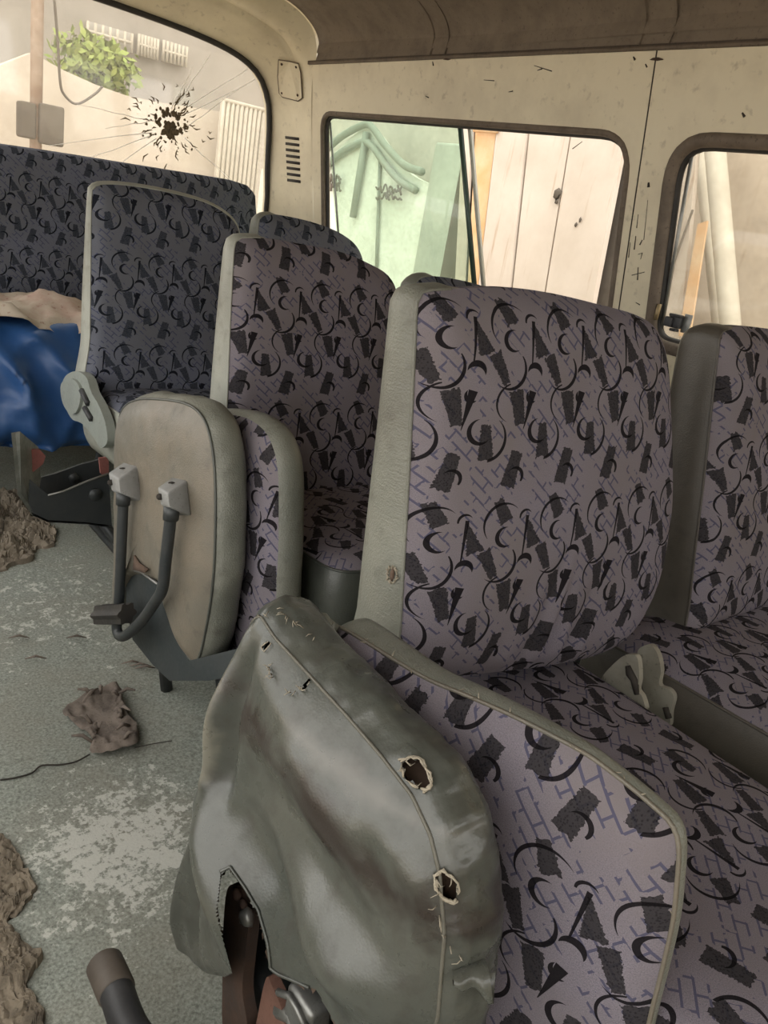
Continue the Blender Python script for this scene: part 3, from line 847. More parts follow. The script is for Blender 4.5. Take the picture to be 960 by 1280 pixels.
# ---- third row: bracket of the missing folding seat
def bk(px, py, Y): return at(px, py, Y=Y)
br3 = MB()
lowp = [(38,600),(60,619),(80,614),(108,602),(136,592),(140,657),(110,653),(60,650),(42,642),(36,628)]
nearf = [bk(x, y, 1.60) for x, y in lowp]
br3.poly_prism(nearf, (0, .006, 0))
farf = [bk(x, y, 1.72) for x, y in ((46,598),(70,592),(100,581),(126,574),(134,577),(134,620),(60,640),(44,630))]
br3.poly_prism(farf, (0, .006, 0))
n0 = [bk(x, y, 1.60) for x, y in ((42,642),(60,650),(110,653),(140,657))]; n1 = [V((p.x, 1.72, p.z)) for p in n0]
br3.grid([n0, n1]); br3.grid([[p-V((0,0,.005)) for p in n0], [p-V((0,0,.005)) for p in n1]])
brk = br3.build('hinge_bracket', STEEL, seat3, smooth=False)
g = MB(); ln = V((.006, 0, 0))
up = [bk(x, y, 1.60) for x, y in ((15,541),(24,540),(40,640),(22,612))]; 
g.poly_prism([bk(14,541,1.60), bk(20,540,1.60), bk(44,560,1.70), bk(47,600,1.70), bk(40,644,1.62), bk(22,618,1.60)], (.008, .004, 0)); g.build('end_plate', WORN, brk, smooth=False)
for P_ in (((37,562),(50,562),(57,570),(54,580),(42,590),(38,588)), ((124,573),(133,572),(136,576),(136,594),(130,596),(126,592))):
    g = MB(); g.poly_prism([bk(x, y, 1.66) for x, y in P_], (0, .007, 0)); g.build('primer_patch', RED, brk, smooth=False)
g = MB(); q = bk(119, 618, 1.597); g.tube([q+V((0, -.004, 0)), q+V((0, .004, 0))], .014, 14); g.build('bolt', STEEL, brk)
g = MB(); q = bk(92, 597, 1.716); g.tube([q+V((0, -.006, 0)), q+V((0, .004, 0))], .011, 14); g.build('bolt', STEEL, brk)
g = MB(); g.tube([bk(*p, 1.598) for p in ((60,619),(80,614),(108,602),(136,592))], .0022, 6); g.build('worn_edge', BRIGHT, brk)
# bracket support leg to the floor
g = MB(); q = bk(130, 655, 1.64); g.tube([q, q+V((.04, .0, -.06)), V((q.x+.06, q.y, .01))], .012, 8); g.build('support_leg', STEEL, brk)

# ---- hinge plates between the front seats
def hp(px, py, X): return at(px, py, X=X)
for par, X, pl in ((seat1, .985, [(776,822),(790,818),(797,824),(799,848),(797,862),(803,872),(806,888),(790,880),(765,862),(752,848)]),
                   (seatB, 1.055, [(798,812),(812,806),(822,818),(826,838),(824,856),(836,862),(842,872),(838,890),(836,908),(822,900),(808,884),(806,868),(800,850),(797,828)])):
    g = MB(); g.poly_prism(crom([hp(x, y, X) for x, y in pl], 60, True), (.010, 0, 0)); hg = g.build('hinge_plate', HINGE, par, sharp=35)
    g = MB()
    if par is seat1: g.tube([hp(785, 832, X-.001), hp(788, 842, X-.001), hp(793, 850, X-.001), hp(796, 868, X-.001)], [.004, .007, .006, .004], 6)
    else: g.tube([hp(832, 884, X-.001), hp(836, 898, X-.001)], .005, 6)
    g.build('slot', INK, hg)

# ================================================================== near folded seat (torn)
j1 = thing('folding_seat', (.45, .45, 0), 'torn grey vinyl jump seat folded upright, nearest the camera, stuffing showing through holes', 'folding seat')
XA = .37
fa = Frame((XA, .60, .10), (0, -1, 0), (0, 0, 1)); fa.N = V((-1, 0, 0))
pxA = [(222,1187),(217,1150),(226,1080),(240,1010),(256,940),(270,880),(286,830),(303,778),(312,772),(330,800),(375,850),(420,900),(462,950),(500,1000),(523,1050),(535,1100),(541,1180),(533,1280)]
abA = [fa.ab(*p) for p in pxA]
endn = abA[-1]
abA += [V((endn.x-.0, endn.y-.12)), V((endn.x-.03, .10)), V((endn.x-.12, .05)), V((.14, .02))]+[fa.ab(285,1225), fa.ab(262,1222), fa.ab(240,1210)]
SL = [(276,1092),(288,1086),(306,1112),(322,1140),(332,1180),(337,1212),(352,1219),(396,1238),(424,1290),(430,1420),(268,1420),(266,1228),(290,1216),(280,1180),(271,1140)]
HO = [[(503,953),(512,948),(524,950),(533,964),(538,980),(530,986),(516,980),(506,970)], [(545,1096),(553,1090),(566,1098),(572,1112),(566,1126),(554,1122),(546,1110)], [(327,808),(335,802),(338,805),(330,813)], [(376,862),(384,850),(387,850),(382,862)]]
def wrA(a, b):
    f = .008*fbm((a, b, 0), 7)
    def ridge(p, q, w, h):
        A, B = fa.ab(*p), fa.ab(*q); d = B-A; t = max(0, min(1, (V((a, b))-A).dot(d)/d.dot(d))); x = (V((a, b))-A-d*t).length
        return h*math.exp(-(x/w)**2)*(sin(pi*(.15+.7*t))**.6)
    f += ridge((299,785), (284,965), .013, .021)
    f += ridge((316,800), (300,975), .014, -.020)
    f += ridge((280,800), (262,960), .014, -.014)
    f += ridge((285,1000), (345,1200), .032, .034)
    f += ridge((330,1020), (430,1260), .030, -.022)
    f += ridge((250,1000), (258,1170), .018, -.020)
    f += ridge((232,1060), (232,1180), .014, .016)
    f += ridge((360,900), (505,1120), .05, .016)
    f += ridge((340,960), (500,1190), .035, -.020)
    f += ridge((400,1150), (520,1250), .040, .018)
    f += ridge((480,1060), (530,1180), .020, -.012)
    return f
f, s, seamA = pillow(fa, abA, .022, .074, .016, n=300, K=60, wr=wrA, edge=.012, side_wr=lambda w: .006*fbm(w, 14)+.003*fbm(w, 40), pw=4)
def cut(mb, polys):
    keep = []
    for fc in mb.f:
        c = sum((mb.v[i] for i in fc), V((0,0,0)))/len(fc); p = pj(c)
        if not any(inside(p, q) for q in polys): keep.append(fc)
    mb.f = keep
# finer shell for the hole edges
def refine(mb, times=1):
    bm = bmesh.new(); vs = [bm.verts.new(p) for p in mb.v]
    for fc in mb.f:
        try: bm.faces.new([vs[i] for i in fc])
        except ValueError: pass
    bmesh.ops.subdivide_edges(bm, edges=list(bm.edges), cuts=times, use_grid_fill=True)
    bm.verts.index_update(); o = MB(); o.v = [v.co.copy() for v in bm.verts]; o.uv = [None]*len(o.v); o.f = [tuple(v.index for v in fc.verts) for fc in bm.faces]; bm.free(); return o
f.has = s.has = False
s = refine(s, 2); f = refine(f, 1)
cut(f, [SL]+HO); cut(s, HO+[SL])
pad = s.build('cushion', VINA, j1)
f.build('torn_vinyl_cover', VINA, pad)
k = max(range(len(seamA)), key=lambda i: 1 if (inside(pj(seamA[i-1]), SL) and not inside(pj(seamA[i]), SL)) else 0)
sm = [p for p in seamA[k:]+seamA[:k] if not inside(pj(p), SL)]
g = MB(); g.tube(sm, .0017, 5); g.build('piping', VINS, pad)
# foam inside
fo = Frame(fa.O+V((.022, 0, 0)), fa.A, fa.B); fo.N = fa.N
c0 = sum((V(p) for p in abA), V((0,0)))/len(abA)
lpf = [c0+(V(p)-c0)*.94 for p in abA]
f2, s2, _ = pillow(fo, lpf, .012, .06, .008, n=140, K=20, edge=.008, wr=lambda a, b: .006*fbm((a, b, 3), 20))
f2.v += []; s2.add(f2.v, f2.f); s2.has = False
cut(s2, [[(x, y) for x, y in SL]])
s2.build('foam', FOAM, pad)
# frayed rims round the holes and along the torn top edge
fy = MB(); rnd = random.Random(11)
def hitA(px, py, off=-.03): return at(px, py, X=XA+off)
def on_surface(px, py, objs, lift=.003):
    d = ray(px, py).normalized(); best = None
    for o in objs:
        mw = o.matrix_world; inv = mw.inverted(); a = inv@CAM; b = (inv.to_3x3()@d)
        h, loc, nn, i = o.ray_cast(a, b)
        if h:
            w = mw@loc
            if best is None or (w-CAM).length < (best-CAM).length: best = w
    return None if best is None else best-d*lift
bpy.context.view_layer.update()
tgt = [o for o in bpy.data.objects if o.name.startswith(('cushion', 'torn_vinyl_cover')) and (o.parent == j1 or o.parent == pad)]
def rim(poly, r, jit, closed=True):
    pts = []
    n = len(poly); c = (sum(p[0] for p in poly)/n, sum(p[1] for p in poly)/n)
    for i in range(n if closed else n-1):
        x0, y0 = poly[i]; x1, y1 = poly[(i+1) % n]
        for k in range(4):
            t = k/4; x = x0+(x1-x0)*t; y = y0+(y1-y0)*t
            q = on_surface(c[0]+(x-c[0])*1.10+rnd.uniform(-jit, jit), c[1]+(y-c[1])*1.10+rnd.uniform(-jit, jit), tgt, .003)
            if q is not None: pts.append(q)
    if len(pts) > 3: fy.tube(pts, [r*rnd.uniform(.5, 1.5) for _ in pts], 6, closed=closed)
def rimraw(poly, r):
    pts = []
    for i in range(len(poly)-1):
        (x0, y0), (x1, y1) = poly[i], poly[i+1]; n = max(3, int(math.hypot(x1-x0, y1-y0)/3))
        for k in range(n):
            t = k/n; c_ = (310, 1180); x = x0+(x1-x0)*t; y = y0+(y1-y0)*t; L = math.hypot(x-c_[0], y-c_[1])
            q = hit(x+(x-c_[0])/L*2.5, y+(y-c_[1])/L*2.5, tgt, .0012)
            if q is not None and (not pts or (q-pts[-1]).length < .04): pts.append(q)
    return pts
for a_ in (SL[:8], SL[11:]+SL[:1]):
    p_ = rimraw(a_, .002)
    if len(p_) > 4: e_ = MB(); e_.tube(crom(p_, len(p_)*2), .0016, 6); e_.build('torn_edge', VINA, pad)
for h in HO[:2]: rim(h, .0012, 1.0); rim(h, .0008, 3)
for h in HO[2:]: rim(h, .0006, .8)
def threads(path, n, L, r=.0004):
    for k in range(n):
        t = rnd.random()*(len(path)-1); i = int(t); u = t-i
        x = path[i][0]+(path[i+1][0]-path[i][0])*u; y = path[i][1]+(path[i+1][1]-path[i][1])*u
        q = on_surface(x, y, tgt, .002)
        if q is None: continue
        a = rnd.uniform(0, 2*pi); l = rnd.uniform(.3, 1)*L
        e = q+cam_r*cos(a)*l+cam_u*sin(a)*l-cam_f*.004
        fy.tube([q, (q+e)/2-cam_f*.004+cam_u*rnd.uniform(-.3, .3)*l, e], [r*1.4, r, r*.5], 4)
threads([(303,776),(312,772)], 16, .016); threads([(312,775),(345,760),(400,800)], 20, .008)
for h in HO[:2]: threads(h+[h[0]], 16, .008)
threads([(356,868),(380,860)], 6, .008); threads([(335,830),(342,848)], 10, .008)
threads([(545,1130),(560,1180),(590,1210)], 8, .01)
tag(fy.build('frayed_thread', FRAY, pad), kind='stuff')
# curled torn flap on the near bolster
g = MB(); rows = []; bpy.context.view_layer.update()
f0, f1 = hit(566, 1212, tgt, .002), hit(606, 1196, tgt, .002)
for i in range(16):
    u = i/15; R = []
    for k in range(10):
        v = k/9; p = f0.lerp(f1, v)
        ang = u*4.6; r = .009+.005*v+.002*sin(v*9)
        R.append(p-cam_f*(r*sin(ang)*.9+.002)-cam_u*(r*(1-cos(ang))*(.55+.6*v))+cam_r*(.010*u*v))
    rows.append(R)
g.grid(rows); g.build('torn_flap', VINA, pad)
# exposed hinge link, bolts and rusty mechanism
g = MB(); xr = XA+.004
lk = [(284,1112),(296,1108),(304,1125),(310,1155),(306,1200),(303,1240),(308,1290),(280,1290),(278,1220),(279,1160)]
g.poly_prism(crom([at(x, y, X=xr) for x, y in lk], 50, True), (.014, 0, 0)); lko = g.build('hinge_link', RUST, j1, sharp=35)
for x, y, r in ((308,1146,.011), (304,1130,.006), (296,1118,.007)):
    g = MB(); g.blob(at(x, y, X=xr-.004), r, (.7, 1, 1), 2, .12, 3, x); g.build('bolt', BRIGHT if r > .01 else RUST, lko)
g = MB(); g.poly_prism(crom([at(x, y, X=xr+.006) for x, y in ((333,1222),(340,1232),(352,1262),(356,1300),(318,1310),(324,1260))], 30, True), (.012, 0, 0)); g.build('rusty_spring_plate', RUSTR, j1, sharp=35)
g = MB()
g.tube([at(x, y, X=xr+.002) for x, y in ((348,1240),(362,1245),(372,1262),(384,1290))], .004, 7)
g.tube([at(x, y, X=xr+.012) for x, y in ((350,1262),(366,1270),(376,1300))], .009, 8)
g.box(at(385, 1262, X=xr+.02), (.03, .045, .05), bev=.006)
g.build('latch', BRIGHT, j1)
g = MB(); g.box((XA+.055, .42, .13), (.05, .36, .07), bev=.008); g.tube([(XA+.05, .5, .11), (XA+.06, .5, .0)], .014, 8); g.tube([(XA+.05, .33, .11), (XA+.06, .33, .0)], .014, 8)
g.build('base_frame', STEEL, j1)
# tube leg swung out to the aisle
g = MB(); pa, pb = at(131, 1206, Z=.115), at(172, 1300, Z=.13)
d = (pb-pa); pts = [pa, pa+d*.35, pb, pb+d*.5+V((.03, -.01, .01)), V((XA+.03, .42, .16))]
g.tube(crom(pts, 24), .0195, 16); lg = g.build('leg', BPLAST, j1)
g = MB(); dn = d.normalized(); g.tube([pa-dn*.004, pa-dn*.001, pa+dn*.045, pa+dn*.047], [.019, .0215, .0215, .0195], 18); g.build('tube_cap', BROWNCAP, lg)

# the seat's own backrest, sprung open to the right
P0 = at(415, 790, X=.470); P1 = at(815, 1018, X=.535)
ax = P1-P0; dn_ = V((-.06, -.02, -1))
fb = Frame(P0, ax, -dn_)
if fb.N.dot(CAM-P0) < 0: fb.N = -fb.N
pxB = [(405,830),(412,792),(425,792),(516,848),(570,872),(622,895),(680,924),(727,950),(770,982),(808,1014),(832,1038),(841,1066),(839,1110),(832,1170),(810,1262),(792,1330),(760,1400),(640,1420),(520,1300),(440,1080)]
abB1 = [fb.ab(*p) for p in pxB]
f, s, seamB = pillow(fb, crom([V((p.x, p.y, 0)) for p in abB1], 200, True), .016, (lambda a, b: max(.020, .056-.115*a)), .003, n=200, K=18, edge=.012, uv0=(.01, .06), wr=lambda a, b: .004*fbm((a, b, 2), 7))
bb = s.build('backrest', VIN, j1); f.build('fabric_cover', FAB, bb)
g = MB(); rnd = random.Random(5)
for p in seamB[::1]:
    x, y = pj(p)
    if x < 600 and y > 1000 or y > 1270: continue
    if rnd.random() < .28:
        e = p+V((rnd.uniform(-1, 1), rnd.uniform(-1, 1), rnd.uniform(-.3, 1)))*.006; g.tube([p, e], [.0008, .0004], 4)
bpy.context.view_layer.update()
path = [(470,770),(500,776),(525,788),(550,800),(575,816),(600,836)]
for k in range(70):
    t = rnd.random()*(len(path)-1); i = int(t); u = t-i
    q = hit(path[i][0]+(path[i+1][0]-path[i][0])*u+rnd.uniform(-3, 3), path[i][1]+(path[i+1][1]-path[i][1])*u+rnd.uniform(-1, 4), [bb], .001)
    if q is None: continue
    e = q+cam_r*rnd.uniform(-1, 1)*.008+cam_u*rnd.uniform(-.3, 1)*.007-cam_f*.002; g.tube([q, (q+e)/2-cam_f*.002, e], [.0007, .0006, .0003], 4)
tag(g.build('frayed_thread', FRAY, bb), kind='stuff')
g = MB(); g.tube(seamB, .0022, 5, closed=True); g.build('piping', VINT, bb)
g = MB(); g.tube(crom([at(350, 757, X=.43), at(375, 768, X=.44), at(395, 775, X=.45), at(412, 785, X=.46)], 14), [.006, .009, .011, .012, .012, .011, .012, .013, .012, .010, .012, .010, .008, .006], 8)
for k in range(7): g.blob(at(350+k*10, 758+k*4, X=.445+.004*k), .010, (1, 1.2, .7), 2, .5, 4, k)
g.build('bunched_cover', VIN, bb)

# ================================================================== middle folded seat with the U-shaped leg
j2 = thing('folding_seat', (.6, 1.2, 0), 'grey vinyl jump seat folded upright with a black U-shaped tube leg on its underside', 'folding seat')
XB = .55
f2_ = Frame((XB, 1.45, .15), (0, -1, 0), (0, 0, 1)); f2_.N = V((-1, 0, 0))
px2 = [(139,760),(139,690),(139,600),(141,540),(147,512),(165,500),(200,500),(228,506),(245,520),(255,545),(261,590),(262,660),(259,730),(250,790),(240,826),(228,822),(219,795),(214,768),(207,742),(190,726),(160,722)]
ab2 = [f2_.ab(*p) for p in px2]
f, s, seam2 = pillow(f2_, crom([V((p.x, p.y, 0)) for p in ab2], 220, True), .012, .062, .012, n=200, K=18, edge=.010, wr=lambda a, b: .005*fbm((a, b, 8), 8), side_wr=lambda w: .004*fbm(w, 20))
cu2 = s.build('cushion', VIN, j2); f.build('underside_cover', VINT, cu2)
g = MB(); g.tube(seam2, .0024, 5, closed=True); g.build('piping', VING, cu2)
X3 = .635
f3_ = Frame((X3, 1.4, .15), (0, -1, 0), (0, 0, 1)); f3_.N = V((-1, 0, 0))
px3 = [(200,790),(200,600),(215,540),(250,520),(290,520),(315,532),(330,552),(339,590),(340,660),(338,720),(332,790),(300,830),(250,830)]
ab3 = [f3_.ab(*p) for p in px3]
f, s, seam3 = pillow(f3_, crom([V((p.x, p.y, 0)) for p in ab3], 200, True), .010, .055, .010, n=180, K=14, edge=.012, uv0=(.04, .02))
bk2_ = s.build('backrest', VIN, j2); f.build('fabric_cover', FAB, bk2_)
# dark steel base tray
g = MB()
def q2(x, y, X=XB+.008): return at(x, y, X=X)
tray = [(157,709),(178,716),(197,730),(211,742),(217,775),(222,800),(236,826),(280,815),(300,810),(290,845),(262,851),(212,851),(190,830),(166,800),(158,760)]
g.poly_prism([q2(*p) for p in tray], (.10, 0, 0)); tr_ = g.build('base_tray', BASEM, j2, smooth=False)
g = MB(); g.tube([q2(157,709,XB), q2(178,716,XB), q2(197,730,XB)], .003, 6); g.build('worn_edge', BRIGHT, tr_)
g = MB(); g.poly_prism([q2(*p, XB-.0155) for p in ((167,694),(172,703),(184,712),(180,716),(166,712))], (.004, 0, 0)); g.build('tear', FOAM, cu2)
g = MB(); q = q2(262, 845); g.tube([V((XB+.05, q.y+.05, q.z+.02)), V((XB+.09, q.y+.04, .0))], .013, 8); g.build('support_leg', STEEL, j2)
g = MB(); g.tube([V((XB+.05, q.y+.32, q.z)), V((XB+.09, q.y+.32, .0))], .013, 8); g.build('support_leg', STEEL, j2)
# sockets
for sx, sy in ((0, 0), (61.5, 18)):
    g = MB(); S = lambda x, y, dx: at(sx+x, sy+y, X=XB+dx)
    bq = [S(155,577,-.006), S(173,582,-.006), S(178,627,-.006), S(162,627,-.006)]
    fq = [S(135,591,-.045), S(148,599,-.048), S(150,616,-.048), S(139,613,-.045)]
    g.hexa(bq, fq, .0035); sk = g.build('leg_socket', GPLAST, j2, sharp=40)
    g = MB(); q = bq[0].lerp(fq[0], .45).lerp(bq[1].lerp(fq[1], .45), .5)+V((-.001, 0, .0015)); g.blob(q, .005, (1.3, .6, .35), 1, .2); g.build('screw_slot', INK, sk)
    g = MB(); g.tube([S(138,603,-.043), S(138,603,-.049)], .0055, 10); g.build('pivot_hole', INK, sk)
g = MB(); XL = XB-.03
path = [(154,622),(153,650),(151,700),(149,745),(147,770),(146,786),(150,795),(159,793),(178,775),(194,752),(203,736),(207,702),(211,668),(214,640)]
g.tube(crom([at(x, y, X=XL) for x, y in path], 70), .0098, 12); lg2 = g.build('tube_leg', STEEL, j2)
for x, y in ((154,624),(214,642)):
    g = MB(); p = at(x, y, X=XL); g.tube([p+V((0,0,.014)), p-V((0,0,.010))], .0128, 12); g.build('collar', STEEL, lg2)
g = MB(); a = at(124, 768, X=XL-.004); b = at(159, 767, X=XL-.004)
rows = []
for t in range(14):
    z = .045*(t/13-.5); r = .016+.0045*math.cos(t/13*2*pi*2.0)
    rows.append([V((a.x+r*math.cos(k*pi/5), a.y, a.z+z+r*.2*math.sin(k*pi/5))) for k in range(10)])
ax_ = (b-a)
pr = []
for t in range(26):
    an = t/26*2*pi; rr = .0215+.0035*math.cos(an*6)
    pr.append(a+V((rr*cos(an)*.75, 0, rr*sin(an)*1.0)))
g.poly_prism(pr, ax_); g.build('rubber_foot', RUB, lg2, sharp=60)

# ================================================================== things on the window and floor
lt = thing('window_latch', atw(848, 398), 'black plastic slide latch on the right-hand side window', 'latch')
g = MB(); p = atw(846, 402); g.box(p-WN*.006, (.016, .034, .030), bev=.003); g.box(p-WN*.016+V((0, .012, .0)), (.016, .022, .024), bev=.003); g.build('latch_body', BPLAST, lt)
g = MB(); g.box(p-WN*.012+V((0, -.002, .017)), (.020, .032, .007), bev=.002); g.build('latch_tab', BPLAST, lt)
g = MB(); g.box(p-WN*.012+V((0, -.006, -.018)), (.018, .018, .007), bev=.002); g.build('latch_tab', BPLAST, lt)
g = MB(); g.box(p+V((.004, -.026, 0)), (.006, .022, .046), bev=.002); g.build('glass_clamp', BRIGHT, lt)
ct = MB(); q = atw(823, 390); ct.tube([q+V((-.004, 0, .02)), q+V((-.004, 0, -.02))], .006, 8)
tag(ct.build('window_catch', mat_paint('brassy_catch', (.35, .27, .15), (.2, .15, .09), .6, .4, .6), origin=q), 'small brassy catch in the gasket left of the black latch', 'catch')

# torn scrap of floor covering
def flr(px, py, z=0): return at(px, py, Z=z)
sc_ = MB(); out = [(78,893),(100,876),(124,866),(148,862),(154,880),(162,900),(172,915),(170,935),(140,944),(112,945),(116,930),(104,918),(92,908)]
lp = resample(crom([flr(*p) for p in out], 60, True), 64); c = sum(lp, V((0,0,0)))/64; rows = []
for k in range(15):
    s = k/14; R = []
    for i, p in enumerate(lp):
        q = c+(p-c)*s; h = .005+.012*max(0, fbm((q.x, q.y, 0), 30))*(.3+s)+.007*s*abs(sin(i*.9+s*4+3*fbm((q.x, q.y, 5), 20)))*(1 if s > .5 else .3)
        if k == 14: h = .004+.012*max(0, fbm((q.x, q.y, 2), 30))
        R.append(V((q.x, q.y, h+.004)))
    rows.append(R)
sc_.grid(rows, close_u=True)
rnd = random.Random(8)
for k in range(16):
    i = rnd.randrange(64); p = lp[i]; d = (p-c).normalized(); tn = V((-d.y, d.x, 0))
    a = p-d*.02+V((0,0,.012)); b = a+tn*rnd.uniform(-.05, .05)+V((0,0,rnd.uniform(.004, .02)))+d*rnd.uniform(-.01, .01)
    sc_.tube([a, (a+b)/2+V((0,0,.008)), b], [.003, .004, .002], 5)
tag(sc_.build('torn_floor_scrap', SCRAP), 'brown rotten scrap of torn floor covering in the aisle', 'scrap')
# crumbling patches: the door-side floor edge and the dirt by the bracket
def crumble(name, outl, c, mat, label, cat, hh=.016, fr=13, kind=None, seed=0):
    ed = MB(); lp = resample(crom([flr(*p) for p in outl], 160, True), 240); rows = []
    for k in range(52):
        s = k/51; R = []
        for i, p in enumerate(lp):
            q = c+(p-c)*s; q = q+V((fbm((q.x, q.y, 9+seed), 45), fbm((q.x, q.y, 12+seed), 45), 0))*.008
            n_ = fbm((q.x, q.y*1.6, 3+seed), fr, 4)+.5*abs(fbm((q.x, q.y, 8), 40))
            h = .008+hh*(math.floor(n_*5)/5)*min(1, (1-s)*5+.25)+.004*fbm((q.x, q.y, 7), 90)
            if k == 51: h = -.002
            R.append(V((q.x, q.y, max(-.002, h)+.003)))
        rows.append(R)
    ed.grid(rows, close_u=True)
    tag(ed.build(name, mat, sharp=35), label, cat, kind=kind)
crumble('rotten_floor_edge', [(-60,1030),(0,1050),(18,1062),(28,1080),(38,1096),(42,1112),(40,1128),(22,1136),(10,1150),(16,1168),(34,1186),(54,1196),(44,1214),(36,1236),(48,1258),(58,1290),(70,1340),(-90,1360)],
        flr(-25, 1180), ROT, 'crumbling brown patch of rotten floor edge, lower left corner of the photo', 'floor patch')
crumble('dried_mud', [(-50,600),(0,614),(22,618),(36,632),(40,650),(58,652),(70,668),(66,684),(46,688),(40,702),(16,708),(0,716),(-40,722),(-60,660)],
        flr(5, 664), MUD, 'flaking layer of dried mud on the floor below the black bracket', 'mud', .03, 16, 'stuff', 4)
# long crack in the floor sheet
ck = MB(); pts = [flr(x, y, .004) for x, y in ((0,975),(20,972),(40,966),(52,957),(75,956),(95,952),(112,943))]
ck.tube(crom(pts, 30), .0016, 5); pts = [flr(x, y, .004) for x, y in ((168,935),(190,930),(215,926))]; ck.tube(crom(pts, 12), .001, 5)
tag(ck.build('floor_crack', INK), kind='structure')
rnd = random.Random(2)
fl_ = MB()
for (x, y) in ((175,835),(165,832),(182,838),(96,800),(24,800),(45,826)):
    p = flr(x, y); fl_.tube([p+V((-.02, .01, .004)), p+V((0, 0, .012)), p+V((.02, -.005, .004))], [.001, .003, .001], 5)
tag(fl_.build('floor_litter', SCRAP), 'small dark flakes of litter scattered on the aisle floor', 'litter', kind='stuff')

# ================================================================== outside
gd = MB(); n = 24; gd.grid([[V((-14+40*i/n, -14+44*j/n, -.55)) for i in range(n+1)] for j in range(n+1)])
tag(gd.build('ground', GROUND), kind='structure')

# gate with arched rails beyond the green pane
gt = thing('metal_gate', (4.25, 5.6, -.55), 'pale sheet-metal gate with grey arched rails, beyond the green window pane', 'gate')
g = MB(); g.poly_prism([(4.24, 4.9, -.5), (4.24, 7.6, -.5), (4.24, 7.6, 1.2)]+[V((4.24, p.y, p.z)) for p in crom([at(x, y, X=4.24) for x, y in ((403,206),(430,180),(455,160),(470,164),(490,190),(512,216),(528,226))], 20)]+[(4.24, 4.9, 1.25)], (.04, 0, 0)); g.build('sheet_panel', GATEM, gt, smooth=False)
for pa in (((403,193),(425,172),(455,156),(466,160),(482,182),(505,206),(528,215)), ((403,212),(425,192),(452,178),(466,184),(482,206),(500,226),(520,238))):
    g = MB(); g.tube(crom([at(x, y, X=4.2) for x, y in pa], 30), .03, 8); g.build('arched_rail', GATEB, gt)
g = MB(); a, b = at(458, 165, X=4.2), at(441, 272, X=4.2); g.tube([a, b], .03, 8); g.tube([at(475,200,X=4.22), at(470,350,X=4.22)], .014, 6); g.build('gate_bar', GATEB, gt)
g = MB(); g.box((4.3, 4.78, .5), (.25, .34, 2.1), bev=.02); g.build('gate_post', mat_out('post_plaster', (.40, .42, .36), (.32, .34, .29), 3), gt)
def scribble(cx, cy, w, h, seed, mb, X):
    r = random.Random(seed)
    for row in range(2):
        pts = []
        for i in range(16):
            t = i/15; pts.append(at(cx+(t-.5)*w, cy+(row-.5)*h*.5+r.uniform(-.3, .3)*h, X=X))
        mb.tube(crom(pts, 48), .008, 5)
    for i in range(7):
        x = cx+r.uniform(-.45, .45)*w; y = cy+r.uniform(-.4, .3)*h; mb.tube([at(x, y-h*.2, X=X), at(x+2, y+h*.25, X=X)], .009, 5)
g = MB(); scribble(486, 241, 32, 18, 3, g, 4.19); g.build('black_lettering', DARKO, gt)
g = MB(); scribble(416, 228, 20, 20, 5, g, 4.19); g.build('black_lettering', DARKO, gt)
wl = MB(); wl.poly_prism([(4.6, 4.4, -.55), (4.6, 8.3, -.55), (4.6, 8.3, 3.4), (4.6, 4.4, 3.4)], (.2, 0, 0))
tag(wl.build('wall_street', PLASTER2, smooth=False), kind='structure')

# board fence beyond the open half of the window
fx = 3.0
edges = [(583,611),(620,604),(661,640),(717,680),(778,735)]
tops = [578, 592, 622, 662, 717, 787, 850]; bots = [566, 580, 594, 636, 678, 741, 800]
fn = thing('board_fence', (3.05, 2.7, -.55), 'pale weathered board fence with rust streaks, beyond the open half of the window', 'fence')
for k in range(5):
    a, b = at(tops[k]+1.3, 140, X=fx), at(tops[k+1]-1.3, 140, X=fx); c, d = at(bots[k+1]-1.3, 380, X=fx), at(bots[k]+1.3, 380, X=fx)
    a2, b2 = d+(a-d)*1.12, c+(b-c)*1.12; c2, d2 = b+(c-b)*2.3, a+(d-a)*2.3
    g = MB(); ox = (.0, .012, .0, .008, .003, .01)[k]; g.poly_prism([p+V((ox, 0, 0)) for p in (a2, b2, c2, d2)], (.03, 0, 0)); g.build('board', RUSTB if k == 1 else PLANK, fn, smooth=False)
for (x, y, r) in ((697,243,.022), (696,252,.012), (725,275,.01), (720,281,.008)):
    g = MB(); g.blob(at(x, y, X=fx-.002), r, (.2, 1, 1.2), 1, .3, 3, x); g.build('knot', DARKO, fn)
g = MB(); g.box(at(607, 163, X=fx-.01), (.012, .17, .02)); g.build('rusty_batten', RUSTB, fn)
g = MB(); g.poly_prism([(3.07, 2.25, -.55), (3.07, 3.40, -.55), (3.07, 3.40, 1.4), (3.07, 2.25, 1.4)], (.03, 0, 0)); g.build('backing_sheet', DARKO, fn, smooth=False)

# rough wall and leaning bars beyond the second window
wl = MB(); rows = []
for i in range(30):
    rows.append([V((3.75+.02*fbm((0, y, i*.1), 3), y, -.55+3.6*i/29)) for y in [-2+5.0*j/39 for j in range(40)]])
wl.grid(rows); tag(wl.build('wall_outside', ROUGHW), kind='structure')
for lab, a, b, r in (('thick cream pole leaning against the rough wall outside the right window', (892,165), (915,430), .045), ('thin cream bar crossing behind the leaning pole outside the right window', (873,170), (884,272), .03)):
    g = MB(); xp = 3.45 if r > .04 else 3.62; p0, p1 = at(*a, X=xp), at(*b, X=xp); e = p0+(p1-p0)*2.4; g.tube([p0-(p1-p0)*.3, e if r > .04 else p1+(p1-p0)*2], r, 12)
    tag(g.build('leaning_pole' if r > .04 else 'thin_bar', WHITEP), lab, 'pole')
bd = thing('leaning_board', (3.4, 1.9, -.5), 'rust-stained pale board standing outside behind the black latch', 'board')
g = MB()
